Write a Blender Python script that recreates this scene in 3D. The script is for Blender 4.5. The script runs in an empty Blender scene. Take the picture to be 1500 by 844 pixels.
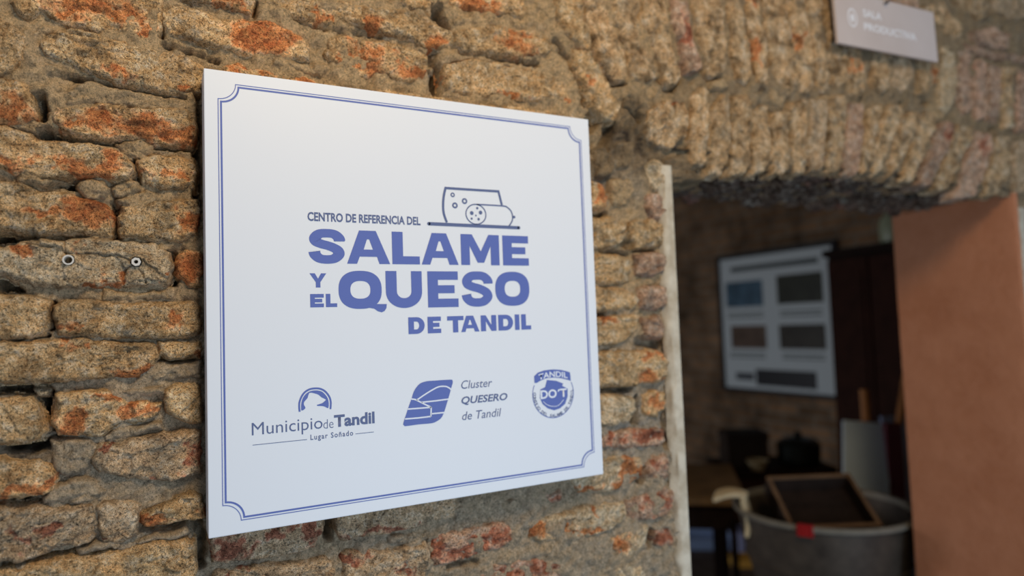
import bpy, bmesh, math, random
import numpy as np
from mathutils import Matrix, Vector
from mathutils.geometry import tessellate_polygon
random.seed(7)
scene = bpy.context.scene
COL = scene.collection

# ---------------------------------------------------------------- camera
cam_data = bpy.data.cameras.new('camera'); cam = bpy.data.objects.new('camera', cam_data); COL.objects.link(cam)
FWD = Vector((0.466498, 0.882746, 0.056035)); RIGHT = Vector((0.884504, -0.465146, -0.035937)); DOWN = Vector((-0.005659, 0.066327, -0.997782))
M = Matrix.Identity(4)
for i in range(3):
    M[i][0] = RIGHT[i]; M[i][1] = -DOWN[i]; M[i][2] = -FWD[i]
M[0][3], M[1][3], M[2][3] = -0.054669, -0.987216, 1.551792
cam.matrix_world = M
cam_data.sensor_fit = 'HORIZONTAL'; cam_data.sensor_width = 36.0; cam_data.lens = 985.0/1500*36
cam_data.clip_start = 0.05; cam_data.clip_end = 60
cam_data.dof.use_dof = True; cam_data.dof.focus_distance = 0.90; cam_data.dof.aperture_fstop = 1.75
scene.camera = cam

# ---------------------------------------------------------------- light and exposure
scene.view_settings.view_transform = 'Standard'; scene.view_settings.look = 'None'
scene.view_settings.exposure = 0.0; scene.view_settings.gamma = 1.0; scene.view_settings.use_curve_mapping = False
w = bpy.data.worlds.new('world'); scene.world = w; w.use_nodes = True
w.node_tree.nodes['Background'].inputs[0].default_value = (0.62, 0.78, 1.0, 1)
w.node_tree.nodes['Background'].inputs[1].default_value = 0.40
def area(name, loc, target, size, sy, power, color):
    d = bpy.data.lights.new(name, 'AREA'); d.shape = 'RECTANGLE'; d.size = size; d.size_y = sy
    d.energy = power; d.color = color
    o = bpy.data.objects.new(name, d); COL.objects.link(o); o.location = loc
    o.rotation_euler = (Vector(target)-Vector(loc)).to_track_quat('-Z', 'Y').to_euler()
    return o
area('ceiling_lamp_light', (0.30, -1.30, 2.72), (0.3, 0, 1.75), 0.4, 0.4, 17.5, (1.0, 0.77, 0.46))
area('window_light', (1.0, -2.3, 0.70), (0.5, 0, 1.35), 1.5, 1.2, 32, (0.56, 0.76, 1.0))
area('far_window_light', (-0.6, 3.2, 1.1), (3.6, 2.3, 1.1), 0.8, 1.0, 30, (0.88, 0.92, 1.0))

# ---------------------------------------------------------------- helpers
Z0 = 1.30
def h2(ix, iy, seed):
    v = np.sin(ix*127.1 + iy*311.7 + seed*74.7)*43758.5453
    return v - np.floor(v)
def vnoise(x, y, seed=0):
    xi = np.floor(x); yi = np.floor(y); fx = x-xi; fy = y-yi
    fx = fx*fx*fx*(fx*(fx*6-15)+10); fy = fy*fy*fy*(fy*(fy*6-15)+10)
    a = h2(xi, yi, seed); b = h2(xi+1, yi, seed); c = h2(xi, yi+1, seed); d = h2(xi+1, yi+1, seed)
    return (a*(1-fx)+b*fx)*(1-fy)+(c*(1-fx)+d*fx)*fy
def fbm(x, y, cell, octs=4, seed=0, gain=0.5):
    s = 0; a = 1; t = 0; f = 1.0/cell
    for k in range(octs):
        s = s + a*vnoise(x*f+17.3*k, y*f-9.1*k, seed+k); t += a; a *= gain; f *= 2.03
    return s/t
def sstep(a, b, v):
    t = np.clip((v-a)/(b-a), 0, 1); return t*t*(3-2*t)
def segdist(px, pz, pts, closed):
    d = np.full(px.shape, 1e9); n = len(pts)
    for i in range(n if closed else n-1):
        ax, az = pts[i]; bx, bz = pts[(i+1) % n]
        ex, ez = bx-ax, bz-az; L = ex*ex+ez*ez+1e-12
        t = np.clip(((px-ax)*ex+(pz-az)*ez)/L, 0, 1)
        d = np.minimum(d, np.hypot(px-ax-t*ex, pz-az-t*ez))
    return d
def inside(px, pz, pts):
    r = np.zeros(px.shape, bool); n = len(pts)
    for i in range(n):
        ax, az = pts[i]; bx, bz = pts[(i+1) % n]
        if az == bz: continue
        c = (az > pz) != (bz > pz)
        r ^= c & (px < (bx-ax)*(pz-az)/(bz-az)+ax)
    return r
def grid_mesh(name, X, Y, Z, keep=None, attrs=None, flip=False):
    ny, nx = X.shape
    idx = np.arange(ny*nx).reshape(ny, nx)
    q = np.stack([idx[:-1, :-1], idx[:-1, 1:], idx[1:, 1:], idx[1:, :-1]], -1).reshape(-1, 4)
    if keep is not None: q = q[keep.reshape(-1)]
    if flip: q = q[:, ::-1]
    used = np.unique(q); remap = np.full(ny*nx, -1); remap[used] = np.arange(len(used))
    co = np.stack([X.ravel(), Y.ravel(), Z.ravel()], -1)[used]; q = remap[q]
    me = bpy.data.meshes.new(name)
    me.vertices.add(len(co)); me.vertices.foreach_set('co', co.astype(np.float32).ravel())
    me.loops.add(q.size); me.loops.foreach_set('vertex_index', q.astype(np.int32).ravel())
    me.polygons.add(len(q)); me.polygons.foreach_set('loop_start', np.arange(0, q.size, 4, dtype=np.int32))
    me.polygons.foreach_set('use_smooth', np.ones(len(q), bool))
    me.update(calc_edges=True)
    for k, v in (attrs or {}).items():
        a = me.attributes.new(k, 'FLOAT', 'POINT'); a.data.foreach_set('value', v.ravel()[used].astype(np.float32))
    return me
def link(name, me, mat=None, parent=None):
    o = bpy.data.objects.new(name, me); COL.objects.link(o)
    if mat is not None and len(me.materials) == 0: me.materials.append(mat)
    if parent is not None: o.parent = parent
    return o
def tag(o, label=None, cat=None, group=None, kind=None):
    if label: o['label'] = label
    if cat: o['category'] = cat
    if group: o['group'] = group
    if kind: o['kind'] = kind
    return o
def empty(name, loc, rz=0.0):
    o = bpy.data.objects.new(name, None); COL.objects.link(o); o.location = loc; o.rotation_euler.z = rz
    o.empty_display_size = 0.05; return o
class MB:
    def __init__(s): s.bm = bmesh.new()
    def box(s, x0, x1, y0, y1, z0, z1, bev=0.0, mat=None, seg=2):
        r = bmesh.ops.create_cube(s.bm, size=1.0); vs = r['verts']
        for v in vs:
            v.co = Vector((x0 if v.co.x < 0 else x1, y0 if v.co.y < 0 else y1, z0 if v.co.z < 0 else z1))
            if mat is not None: v.co = mat @ v.co
        if bev > 0:
            es = list({e for v in vs for e in v.link_edges})
            bmesh.ops.bevel(s.bm, geom=es, offset=bev, segments=seg, profile=0.6, affect='EDGES')
        return s
    def tube(s, a, b, r0, r1=None, n=20):
        r1 = r0 if r1 is None else r1
        a = Vector(a); b = Vector(b); d = b-a
        m = Matrix.Translation((a+b)/2) @ d.to_track_quat('Z', 'Y').to_matrix().to_4x4()
        bmesh.ops.create_cone(s.bm, cap_ends=True, segments=n, radius1=r0, radius2=r1, depth=d.length, matrix=m)
        return s
    def lathe(s, prof, c=(0, 0, 0), n=48, m=None):
        rings = []
        for r, z in prof:
            ring = []
            for i in range(n):
                a = 2*math.pi*i/n
                p = Vector((c[0]+r*math.cos(a), c[1]+r*math.sin(a), c[2]+z))
                ring.append(s.bm.verts.new(m @ p if m is not None else p))
            rings.append(ring)
        for k in range(len(rings)-1):
            for i in range(n):
                s.bm.faces.new((rings[k][i], rings[k][(i+1) % n], rings[k+1][(i+1) % n], rings[k+1][i]))
        return s
    def poly(s, loops, T):
        pts = [Vector((p[0], p[1], 0)) for l in loops for p in l]
        vs = [s.bm.verts.new(T(p.x, p.y)) for p in pts]
        for t in tessellate_polygon([[Vector((p[0], p[1], 0)) for p in l] for l in loops]):
            a, b, c = [pts[i] for i in t]
            ar = (b-a).cross(c-a).z
            if abs(ar) < 1e-14: continue
            if ar < 0: t = t[::-1]
            try: s.bm.faces.new([vs[i] for i in t])
            except ValueError: pass
        return s
    def build(s, name, mat, parent=None, smooth=False):
        me = bpy.data.meshes.new(name); bmesh.ops.recalc_face_normals(s.bm, faces=s.bm.faces) if smooth is not None else None
        s.bm.to_mesh(me); s.bm.free()
        if smooth:
            me.polygons.foreach_set('use_smooth', np.ones(len(me.polygons), bool))
            try: me.set_sharp_from_angle(angle=math.radians(35))
            except Exception: pass
        return link(name, me, mat, parent)

# ---------------------------------------------------------------- materials
def srgb(r, g, b):
    return tuple((c/255/12.92 if c <= 10 else ((c/255+0.055)/1.055)**2.4) for c in (r, g, b))+(1,)
class Mt:
    def __init__(s, name, rough=0.9, spec=0.3):
        s.m = bpy.data.materials.new(name); s.m.use_nodes = True; s.nt = s.m.node_tree
        s.b = s.nt.nodes['Principled BSDF']; s.b.inputs['Roughness'].default_value = rough
        s.b.inputs['Specular IOR Level'].default_value = spec
        s.geo = s.nt.nodes.new('ShaderNodeNewGeometry')
    def n(s, t, **k):
        x = s.nt.nodes.new(t)
        for a, v in k.items(): setattr(x, a, v)
        return x
    def L(s, a, b): s.nt.links.new(a, b)
    def noise(s, scale, detail=5, rough=0.6, vec=None, dist=0.0):
        x = s.n('ShaderNodeTexNoise'); x.inputs['Scale'].default_value = scale; x.inputs['Detail'].default_value = detail
        x.inputs['Roughness'].default_value = rough; x.inputs['Distortion'].default_value = dist
        s.L(vec or s.geo.outputs['Position'], x.inputs['Vector']); return x.outputs['Fac']
    def vor(s, scale, feature='F1'):
        x = s.n('ShaderNodeTexVoronoi'); x.feature = feature; x.inputs['Scale'].default_value = scale
        s.L(s.geo.outputs['Position'], x.inputs['Vector']); return x.outputs['Distance']
    def math(s, op, a, b=None, c=None, clamp=False):
        x = s.n('ShaderNodeMath', operation=op); x.use_clamp = clamp
        for i, v in enumerate((a, b, c)):
            if v is None: continue
            if isinstance(v, (int, float)): x.inputs[i].default_value = v
            else: s.L(v, x.inputs[i])
        return x.outputs[0]
    def ramp(s, f, stops):
        x = s.n('ShaderNodeValToRGB'); e = x.color_ramp.elements
        while len(e) < len(stops): e.new(0.5)
        for i, (p, c) in enumerate(stops):
            e[i].position = p; e[i].color = c if not isinstance(c, (int, float)) else (c, c, c, 1)
        s.L(f, x.inputs[0]); return x.outputs[0]
    def mix(s, f, a, b, mode='MIX'):
        x = s.n('ShaderNodeMix', data_type='RGBA', blend_type=mode)
        for sock, v in ((x.inputs[0], f), (x.inputs[6], a), (x.inputs[7], b)):
            if isinstance(v, (int, float)): sock.default_value = v
            elif isinstance(v, tuple): sock.default_value = v
            else: s.L(v, sock)
        return x.outputs[2]
    def bump(s, hs, prev=None):
        for h, strength, dist in hs:
            x = s.n('ShaderNodeBump'); x.inputs['Strength'].default_value = strength; x.inputs['Distance'].default_value = dist
            s.L(h, x.inputs['Height'])
            if prev is not None: s.L(prev, x.inputs['Normal'])
            prev = x.outputs[0]
        s.L(prev, s.b.inputs['Normal'])
    def col(s, c):
        if isinstance(c, tuple): s.b.inputs['Base Color'].default_value = c
        else: s.L(c, s.b.inputs['Base Color'])
        return s
def plain(name, c, rough=0.6, spec=0.4, grain=0.0, gscale=30, metal=0.0):
    t = Mt(name, rough, spec); t.b.inputs['Metallic'].default_value = metal
    if grain:
        n = t.noise(gscale, 6); d = tuple(x*(1-grain) for x in c[:3])+(1,); u = tuple(min(1, x*(1+grain)) for x in c[:3])+(1,)
        t.col(t.ramp(n, [(0.3, d), (0.7, u)])); t.bump([(n, 0.4, 0.004)])
    else: t.col(c)
    return t.m
def sc(c, k):
    k = min(k, 0.98/max(c[:3])); return tuple(x*k for x in c[:3])+(1,)
def brick_mat(name, tint, tint2, dark=0.62, orange=srgb(228, 152, 94), deep=srgb(198, 114, 68), ms=75):
    t = Mt(name, 0.92, 0.2)
    att = t.n('ShaderNodeAttribute'); att.attribute_name = 'wear'
    oi = t.n('ShaderNodeObjectInfo')
    big = t.noise(22, 5, 0.6); mid = t.noise(ms, 8, 0.68); fine = t.noise(430, 5, 0.7); grit = t.noise(1000, 2, 0.6)
    crust = t.ramp(t.math('ADD', t.math('MULTIPLY', mid, 0.65), t.math('MULTIPLY', fine, 0.35)),
                   [(0.33, sc(tint2, 0.38)), (0.41, tint2), (0.50, tint), (0.62, tuple(tint[i]*0.5+(0.98, 0.90, 0.74, 1)[i]*0.5 for i in range(3))+(1,))])
    crust = t.mix(t.ramp(big, [(0.40, 0.0), (0.62, 0.75)]), crust, t.mix(1.0, crust, (0.98, 0.88, 0.78, 1), 'MULTIPLY'))
    red = t.ramp(t.math('ADD', t.math('MULTIPLY', mid, 0.6), t.math('MULTIPLY', fine, 0.4)),
                 [(0.36, sc(deep, 0.6)), (0.46, deep), (0.54, orange), (0.68, sc(orange, 1.3))])
    f = t.math('ADD', att.outputs['Fac'], t.math('MULTIPLY', t.math('SUBTRACT', mid, 0.5), 2.8))
    f = t.math('ADD', f, t.math('MULTIPLY', t.math('SUBTRACT', fine, 0.5), 0.9))
    f = t.ramp(f, [(0.22, 0.0), (0.85, 1.0)])
    c = t.mix(f, crust, red)
    pits = t.ramp(t.noise(340, 4, 0.6), [(0.37, 0.15), (0.46, 1.0)])
    grains = t.ramp(grit, [(0.36, 0.5), (0.50, 1.0), (0.62, 1.5)])
    blot = t.ramp(t.noise(30, 6, 0.65, dist=0.6), [(0.37, dark), (0.50, 1.0), (0.64, 1.2)])
    c = t.mix(1.0, c, blot, 'MULTIPLY')
    c = t.mix(0.75, c, pits, 'MULTIPLY'); c = t.mix(0.9, c, grains, 'MULTIPLY')
    v = t.math('ADD', t.math('MULTIPLY', oi.outputs['Random'], 0.28), 0.86)
    hsv = t.n('ShaderNodeHueSaturation'); t.L(c, hsv.inputs['Color']); t.L(v, hsv.inputs['Value']); c = hsv.outputs[0]
    t.col(c)
    lift = t.math('SUBTRACT', 1.0, f)
    crackn = t.n('ShaderNodeTexVoronoi'); crackn.feature = 'DISTANCE_TO_EDGE'; crackn.inputs['Scale'].default_value = 26
    wp = t.n('ShaderNodeVectorMath', operation='ADD'); nn = t.n('ShaderNodeTexNoise'); nn.inputs['Scale'].default_value = 45; nn.inputs['Detail'].default_value = 4
    t.L(t.geo.outputs['Position'], nn.inputs['Vector'])
    sc_ = t.n('ShaderNodeVectorMath', operation='SCALE'); t.L(nn.outputs['Color'], sc_.inputs[0]); sc_.inputs[3].default_value = 0.03
    t.L(t.geo.outputs['Position'], wp.inputs[0]); t.L(sc_.outputs[0], wp.inputs[1]); t.L(wp.outputs[0], crackn.inputs['Vector'])
    crack = t.ramp(crackn.outputs['Distance'], [(0.0, 0.0), (0.018, 1.0)])
    t.bump([(mid, 1.0, 0.007), (lift, 0.7, 0.002), (fine, 1.0, 0.0030), (grit, 0.9, 0.0013), (pits, 0.7, 0.0014), (crack, 0.5, 0.001)])
    return t.m
TAN = brick_mat('brick_tan_crust', srgb(232, 194, 142), srgb(204, 160, 110))
GREY = brick_mat('brick_grey_crust', srgb(222, 190, 150), srgb(188, 156, 122), 0.6, srgb(190, 124, 94), srgb(146, 86, 64))
CREAM = brick_mat('brick_cream_crust', srgb(240, 212, 170), srgb(216, 180, 136))
PINK = brick_mat('brick_pink_clay', srgb(214, 176, 146), srgb(186, 144, 116), 0.6, srgb(192, 120, 88), srgb(150, 84, 62))
ARCH = brick_mat('brick_arch_crust', srgb(222, 186, 140), srgb(180, 144, 104), 0.42, ms=42)
def mortar_mat(name, warm, cold):
    t = Mt(name, 0.95, 0.15)
    att = t.n('ShaderNodeAttribute'); att.attribute_name = 'grey'
    mid = t.noise(65, 8, 0.68); fine = t.noise(380, 5, 0.7); grit = t.noise(900, 2, 0.6); big = t.noise(14, 4)
    s_ = t.math('ADD', t.math('MULTIPLY', mid, 0.5), t.math('MULTIPLY', fine, 0.5))
    a = t.ramp(s_, [(0.36, sc(warm, 0.42)), (0.47, sc(warm, 0.85)), (0.56, warm), (0.68, sc(warm, 1.4))])
    b = t.ramp(s_, [(0.36, sc(cold, 0.45)), (0.47, sc(cold, 0.85)), (0.56, cold), (0.68, sc(cold, 1.4))])
    f = t.math('ADD', att.outputs['Fac'], t.math('MULTIPLY', t.math('SUBTRACT', big, 0.56), 1.2), clamp=True)
    c = t.mix(f, a, b)
    sand = t.ramp(t.math('ADD', t.math('MULTIPLY', grit, 0.5), t.math('MULTIPLY', t.noise(230, 5, 0.7), 0.5)), [(0.38, 0.30), (0.47, 0.95), (0.56, 1.15), (0.64, 1.5)])
    c = t.mix(0.9, c, sand, 'MULTIPLY')
    st = t.n('ShaderNodeAttribute'); st.attribute_name = 'soot_dark'
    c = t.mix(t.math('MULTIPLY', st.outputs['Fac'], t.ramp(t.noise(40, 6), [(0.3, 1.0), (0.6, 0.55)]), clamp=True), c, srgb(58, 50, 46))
    t.col(c)
    g2 = t.noise(190, 4, 0.7)
    t.bump([(mid, 1.0, 0.009), (g2, 1.0, 0.0045), (fine, 1.0, 0.0032), (grit, 1.0, 0.0016)])
    return t.m
MORTAR = mortar_mat('old_lime_mortar', srgb(236, 200, 152), srgb(210, 192, 168))
BMATS = {'a': ARCH, 't': TAN, 'g': GREY, 'c': CREAM, 'p': PINK, 'm': MORTAR}

# ---------------------------------------------------------------- measured wall data (metres on the wall plane: x, height)
BRICKS = [
 ([(-0.213, 1.9683), (-0.1947, 1.9875), (-0.0448, 2.0091), (-0.0466, 1.9666), (-0.0548, 1.9465), (-0.0731, 1.9462), (-0.0925, 1.9529), (-0.128, 1.9502), (-0.1522, 1.9512), (-0.1765, 1.9607), (-0.2014, 1.9517)],'t',0.15,[(-0.1153, 1.9795, 0.0565, 0.0199), (-0.073, 1.9572, 0.0157, 0.0129)],-2,0),
 ([(-0.0453, 1.9897), (-0.0334, 2.0005), (0.0035, 2.0015), (0.0307, 1.9965), (0.0632, 1.9975), (0.0848, 2.0028), (0.1114, 1.996), (0.134, 1.9893), (0.1491, 1.9798), (0.1473, 1.95), (0.1258, 1.9521), (0.0962, 1.9539), (0.079, 1.9513), (0.0581, 1.945), (0.0368, 1.9494), (0.0099, 1.9527), (-0.0209, 1.9572), (-0.0402, 1.9588), (-0.0466, 1.9722)],'t',0.1,[(0.0895, 1.976, 0.0577, 0.0261), (0.0485, 1.969, 0.0179, 0.0177)],-3,0),
 ([(-0.0431, 2.0217), (0.0712, 2.0455), (0.0699, 2.0223), (0.0679, 2.008), (0.0535, 2.0112), (0.0313, 2.0137), (0.0053, 2.0115), (-0.0284, 2.0096)],'t',0.3,[(0.0447, 2.0203, 0.0268, 0.0138)],0.0,0),
 ([(0.0812, 2.0416), (0.119, 2.0514), (0.1935, 2.0541), (0.2236, 2.0494), (0.2791, 2.0572), (0.3092, 2.0586), (0.3392, 2.0483), (0.3709, 2.037), (0.3785, 2.0246), (0.376, 2.012), (0.3567, 2.0042), (0.3319, 2.0002), (0.3047, 2.0108), (0.2779, 2.0131), (0.2484, 2.0142), (0.2204, 2.0159), (0.1927, 2.0138), (0.1733, 2.0102), (0.1415, 2.0096), (0.1117, 2.0133), (0.0828, 2.0249)],'t',0.12,[(0.2401, 2.0267, 0.0323, 0.0108), (0.3464, 2.0169, 0.0307, 0.0136), (0.1625, 2.0228, 0.018, 0.0073)],-3,0),
 ([(0.2854, 2.0835), (0.349, 2.0966), (0.3435, 2.0728), (0.3407, 2.0587), (0.3186, 2.0579), (0.2927, 2.0651)],'t',0.2,[],0.0,0),
 ([(0.3633, 2.0995), (0.5217, 2.1321), (0.5178, 2.1044), (0.5089, 2.0857), (0.4795, 2.0826), (0.4341, 2.0799), (0.4003, 2.0793), (0.3724, 2.0819)],'t',0.25,[(0.4219, 2.0905, 0.0506, 0.0094)],0.0,0),
 ([(0.378, 2.0348), (0.3955, 2.0483), (0.4371, 2.057), (0.4787, 2.0633), (0.5257, 2.0669), (0.5532, 2.0632), (0.5696, 2.0525), (0.5675, 2.0373), (0.5571, 2.0257), (0.5304, 2.0178), (0.5029, 2.0075), (0.4765, 2.0093), (0.4506, 2.0111), (0.4188, 2.0071), (0.3942, 2.0089), (0.3799, 2.018)],'t',0.15,[(0.4908, 2.0367, 0.0468, 0.0193), (0.5102, 2.0207, 0.0407, 0.0097)],-2,0),
 ([(0.1748, 1.9876), (0.1923, 1.999), (0.213, 1.9994), (0.2394, 1.9986), (0.2557, 2.0046), (0.2831, 2.0017), (0.2999, 2.0012), (0.3167, 1.9929), (0.3279, 1.9836), (0.3297, 1.9671), (0.3235, 1.9518), (0.3038, 1.9424), (0.287, 1.9411), (0.2651, 1.9466), (0.2414, 1.9475), (0.2326, 1.9377), (0.2116, 1.9389), (0.1943, 1.95), (0.1762, 1.9566), (0.1694, 1.969)],'t',0.2,[(0.228, 1.9678, 0.0371, 0.0257), (0.2986, 1.957, 0.0271, 0.0132)],-2,0),
 ([(0.357, 1.9768), (0.3752, 1.9853), (0.4185, 1.9978), (0.4695, 1.9975), (0.5092, 1.9964), (0.5501, 1.9941), (0.5708, 1.9885), (0.5847, 1.9806), (0.5997, 1.9641), (0.606, 1.9463), (0.5899, 1.9405), (0.569, 1.9477), (0.5339, 1.9408), (0.5001, 1.9389), (0.4672, 1.9406), (0.4287, 1.9356), (0.3916, 1.9353), (0.3616, 1.9381), (0.3563, 1.9576)],'t',0.06,[(0.5936, 1.9571, 0.013, 0.0112), (0.3587, 1.958, 0.0071, 0.0181), (0.4674, 1.9442, 0.0457, 0.0059)],-2,0),
 ([(0.026, 1.9264), (0.0437, 1.9359), (0.0705, 1.9302), (0.0935, 1.9317), (0.1313, 1.9293), (0.1705, 1.9247), (0.2008, 1.9185), (0.2057, 1.9065), (0.1892, 1.8526), (0.0294, 1.8357)],'t',0.25,[(0.0525, 1.9285, 0.0233, 0.0088), (0.1121, 1.9224, 0.0341, 0.0101)],0,0),
 ([(0.2321, 1.9163), (0.2646, 1.9271), (0.309, 1.9266), (0.3553, 1.926), (0.4158, 1.9247), (0.4929, 1.9273), (0.5752, 1.9301), (0.6181, 1.9253), (0.6164, 1.8916), (0.2518, 1.8539)],'t',0.06,[],1,0),
 ([(-0.2349, 1.9454), (-0.2217, 1.9479), (-0.2082, 1.9436), (-0.1959, 1.9355), (-0.1937, 1.923), (-0.1964, 1.9002), (-0.2065, 1.8833), (-0.2345, 1.8784)],'t',0.05,[],-2,0),
 ([(-0.182, 1.9232), (-0.1701, 1.9401), (-0.1522, 1.9476), (-0.1303, 1.9471), (-0.104, 1.9427), (-0.077, 1.9409), (-0.0492, 1.9363), (-0.0207, 1.9334), (0.0045, 1.9231), (0.0112, 1.9098), (0.0041, 1.885), (-0.0169, 1.8794), (-0.0456, 1.8784), (-0.0694, 1.8817), (-0.0966, 1.8834), (-0.1154, 1.8897), (-0.1449, 1.896), (-0.1629, 1.9063), (-0.177, 1.9128)],'t',0.02,[(-0.0927, 1.8929, 0.0261, 0.0118), (-0.0276, 1.8855, 0.0181, 0.0056)],-4,0),
 ([(-0.2345, 1.8759), (-0.2146, 1.8754), (-0.1977, 1.8753), (-0.1908, 1.8634), (-0.1873, 1.8468), (-0.1886, 1.8296), (-0.2009, 1.8214), (-0.2143, 1.8182), (-0.2341, 1.8177)],'t',0.05,[(-0.2177, 1.8304, 0.0333, 0.0151)],-2,0),
 ([(-0.1734, 1.8399), (-0.1628, 1.8455), (-0.1376, 1.8513), (-0.1155, 1.8558), (-0.0851, 1.8551), (-0.0617, 1.8552), (-0.0376, 1.8609), (-0.0104, 1.8596), (-0.0047, 1.8414), (-0.0066, 1.8225), (-0.0109, 1.8099), (-0.0379, 1.8083), (-0.0579, 1.8109), (-0.0736, 1.8157), (-0.1081, 1.8122), (-0.1377, 1.8119), (-0.1557, 1.8161), (-0.1698, 1.8249)],'t',0.3,[(-0.1303, 1.8319, 0.044, 0.0193), (-0.0852, 1.828, 0.0463, 0.0198), (-0.0281, 1.8203, 0.0229, 0.0148)],-3,0),
 ([(-0.2341, 1.8161), (-0.2209, 1.815), (-0.2008, 1.8113), (-0.1802, 1.8049), (-0.1521, 1.8035), (-0.1156, 1.8009), (-0.0968, 1.7938), (-0.0838, 1.7833), (-0.0808, 1.7701), (-0.0855, 1.759), (-0.1007, 1.7579), (-0.123, 1.7598), (-0.1449, 1.76), (-0.1662, 1.7533), (-0.1938, 1.7597), (-0.2207, 1.7627), (-0.2337, 1.7625)],'t',0.15,[(-0.1304, 1.7724, 0.0439, 0.0087), (-0.204, 1.7707, 0.0269, 0.0084), (-0.1081, 1.7839, 0.0165, 0.0141)],-2,0),
 ([(-0.0753, 1.7885), (-0.058, 1.7936), (-0.0299, 1.7961), (-0.0101, 1.796), (-0.0053, 1.7759), (-0.0072, 1.7525), (-0.0302, 1.7492), (-0.0503, 1.7497), (-0.0684, 1.7602), (-0.0746, 1.7706)],'t',0.15,[(-0.0463, 1.7654, 0.032, 0.0091)],-1,0),
 ([(-0.2337, 1.7485), (-0.2206, 1.747), (-0.2005, 1.7442), (-0.1801, 1.7388), (-0.152, 1.7345), (-0.1231, 1.7302), (-0.112, 1.7238), (-0.1061, 1.7109), (-0.1046, 1.6979), (-0.1069, 1.6847), (-0.1231, 1.6842), (-0.1413, 1.6853), (-0.1661, 1.6871), (-0.1936, 1.6861), (-0.2202, 1.6885), (-0.2333, 1.6889)],'t',0.15,[(-0.1268, 1.7161, 0.019, 0.0226), (-0.1731, 1.7104, 0.0278, 0.0068)],-2,0),
 ([(-0.1936, 1.6878), (-0.1834, 1.699), (-0.1661, 1.7057), (-0.152, 1.7029), (-0.1427, 1.6921), (-0.1484, 1.6851), (-0.1799, 1.6841)],'t',0.0,[],-5,0),
 ([(-0.0932, 1.723), (-0.0779, 1.7283), (-0.0465, 1.7336), (-0.0222, 1.7377), (-0.0057, 1.7368), (-0.0034, 1.711), (-0.0044, 1.6878), (-0.0226, 1.6827), (-0.0547, 1.68), (-0.0819, 1.681), (-0.0948, 1.685), (-0.0978, 1.7025)],'t',0.12,[(-0.0265, 1.7054, 0.0163, 0.0201)],-2,0),
 ([(-0.228, 1.6671), (-0.2201, 1.6672), (-0.2003, 1.6735), (-0.1799, 1.6782), (-0.159, 1.6788), (-0.1304, 1.6779), (-0.1009, 1.6787), (-0.0781, 1.6767), (-0.0586, 1.6799), (-0.0532, 1.6711), (-0.0413, 1.6641), (-0.0382, 1.6506), (-0.0391, 1.6326), (-0.0416, 1.6236), (-0.055, 1.621), (-0.0783, 1.6176), (-0.1159, 1.6195), (-0.1377, 1.6221), (-0.1659, 1.6214), (-0.1866, 1.6215), (-0.2067, 1.6265), (-0.22, 1.6362), (-0.2278, 1.6362)],'c',0.04,[(-0.1362, 1.6692, 0.0072, 0.0077), (-0.1099, 1.6264, 0.0148, 0.0078), (-0.2069, 1.6593, 0.0133, 0.0082), (-0.1047, 1.6324, 0.0075, 0.0087), (-0.0471, 1.6236, 0.0079, 0.0027), (-0.1377, 1.6247, 0.0129, 0.0026)],-4,1),
 ([(-0.0309, 1.6598), (-0.0227, 1.6681), (-0.0062, 1.6703), (-0.0005, 1.6649), (-0.0009, 1.6189), (-0.0108, 1.6163), (-0.0231, 1.6236), (-0.0327, 1.6371)],'t',0.55,[(-0.0164, 1.6418, 0.0148, 0.0237)],0,0),
 ([(-0.2328, 1.6104), (-0.2067, 1.6101), (-0.1865, 1.6091), (-0.1728, 1.6031), (-0.17, 1.5905), (-0.1714, 1.574), (-0.1782, 1.5634), (-0.1931, 1.5591), (-0.2195, 1.5593), (-0.2325, 1.5598)],'t',0.06,[],-2,0),
 ([(-0.1687, 1.5947), (-0.1589, 1.6012), (-0.1305, 1.6025), (-0.0936, 1.5993), (-0.0552, 1.5996), (-0.011, 1.6008), (-0.002, 1.5915), (-0.0023, 1.5597), (-0.0114, 1.5509), (-0.0476, 1.5524), (-0.0786, 1.5528), (-0.1086, 1.5557), (-0.1448, 1.558), (-0.1624, 1.5628), (-0.1686, 1.578)],'t',0.06,[(-0.1603, 1.5694, 0.0084, 0.0075), (-0.0275, 1.5776, 0.0113, 0.0126)],-3,0),
 ([(-0.2324, 1.5558), (-0.2064, 1.5547), (-0.1727, 1.5574), (-0.1448, 1.5571), (-0.116, 1.5509), (-0.0862, 1.5453), (-0.0594, 1.5441), (-0.054, 1.5306), (-0.0595, 1.5177), (-0.075, 1.5056), (-0.1013, 1.5056), (-0.1305, 1.5051), (-0.1794, 1.5043), (-0.2193, 1.5047), (-0.2321, 1.5056)],'t',0.06,[(-0.1377, 1.5417, 0.0129, 0.0076), (-0.0826, 1.5104, 0.0288, 0.0078)],-3,0),
 ([(-0.0539, 1.5465), (-0.0317, 1.5491), (-0.0073, 1.5463), (-0.0017, 1.5369), (-0.0018, 1.5243), (-0.0238, 1.5237), (-0.0438, 1.5256), (-0.054, 1.5324)],'t',0.2,[(-0.0116, 1.5329, 0.0131, 0.009)],-1,0),
 ([(-0.232, 1.4882), (-0.2061, 1.4869), (-0.1895, 1.4823), (-0.1827, 1.4719), (-0.1793, 1.4554), (-0.1738, 1.4426), (-0.1826, 1.433), (-0.1993, 1.4317), (-0.2189, 1.4355), (-0.2317, 1.4385)],'t',0.06,[],-1,0),
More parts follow.
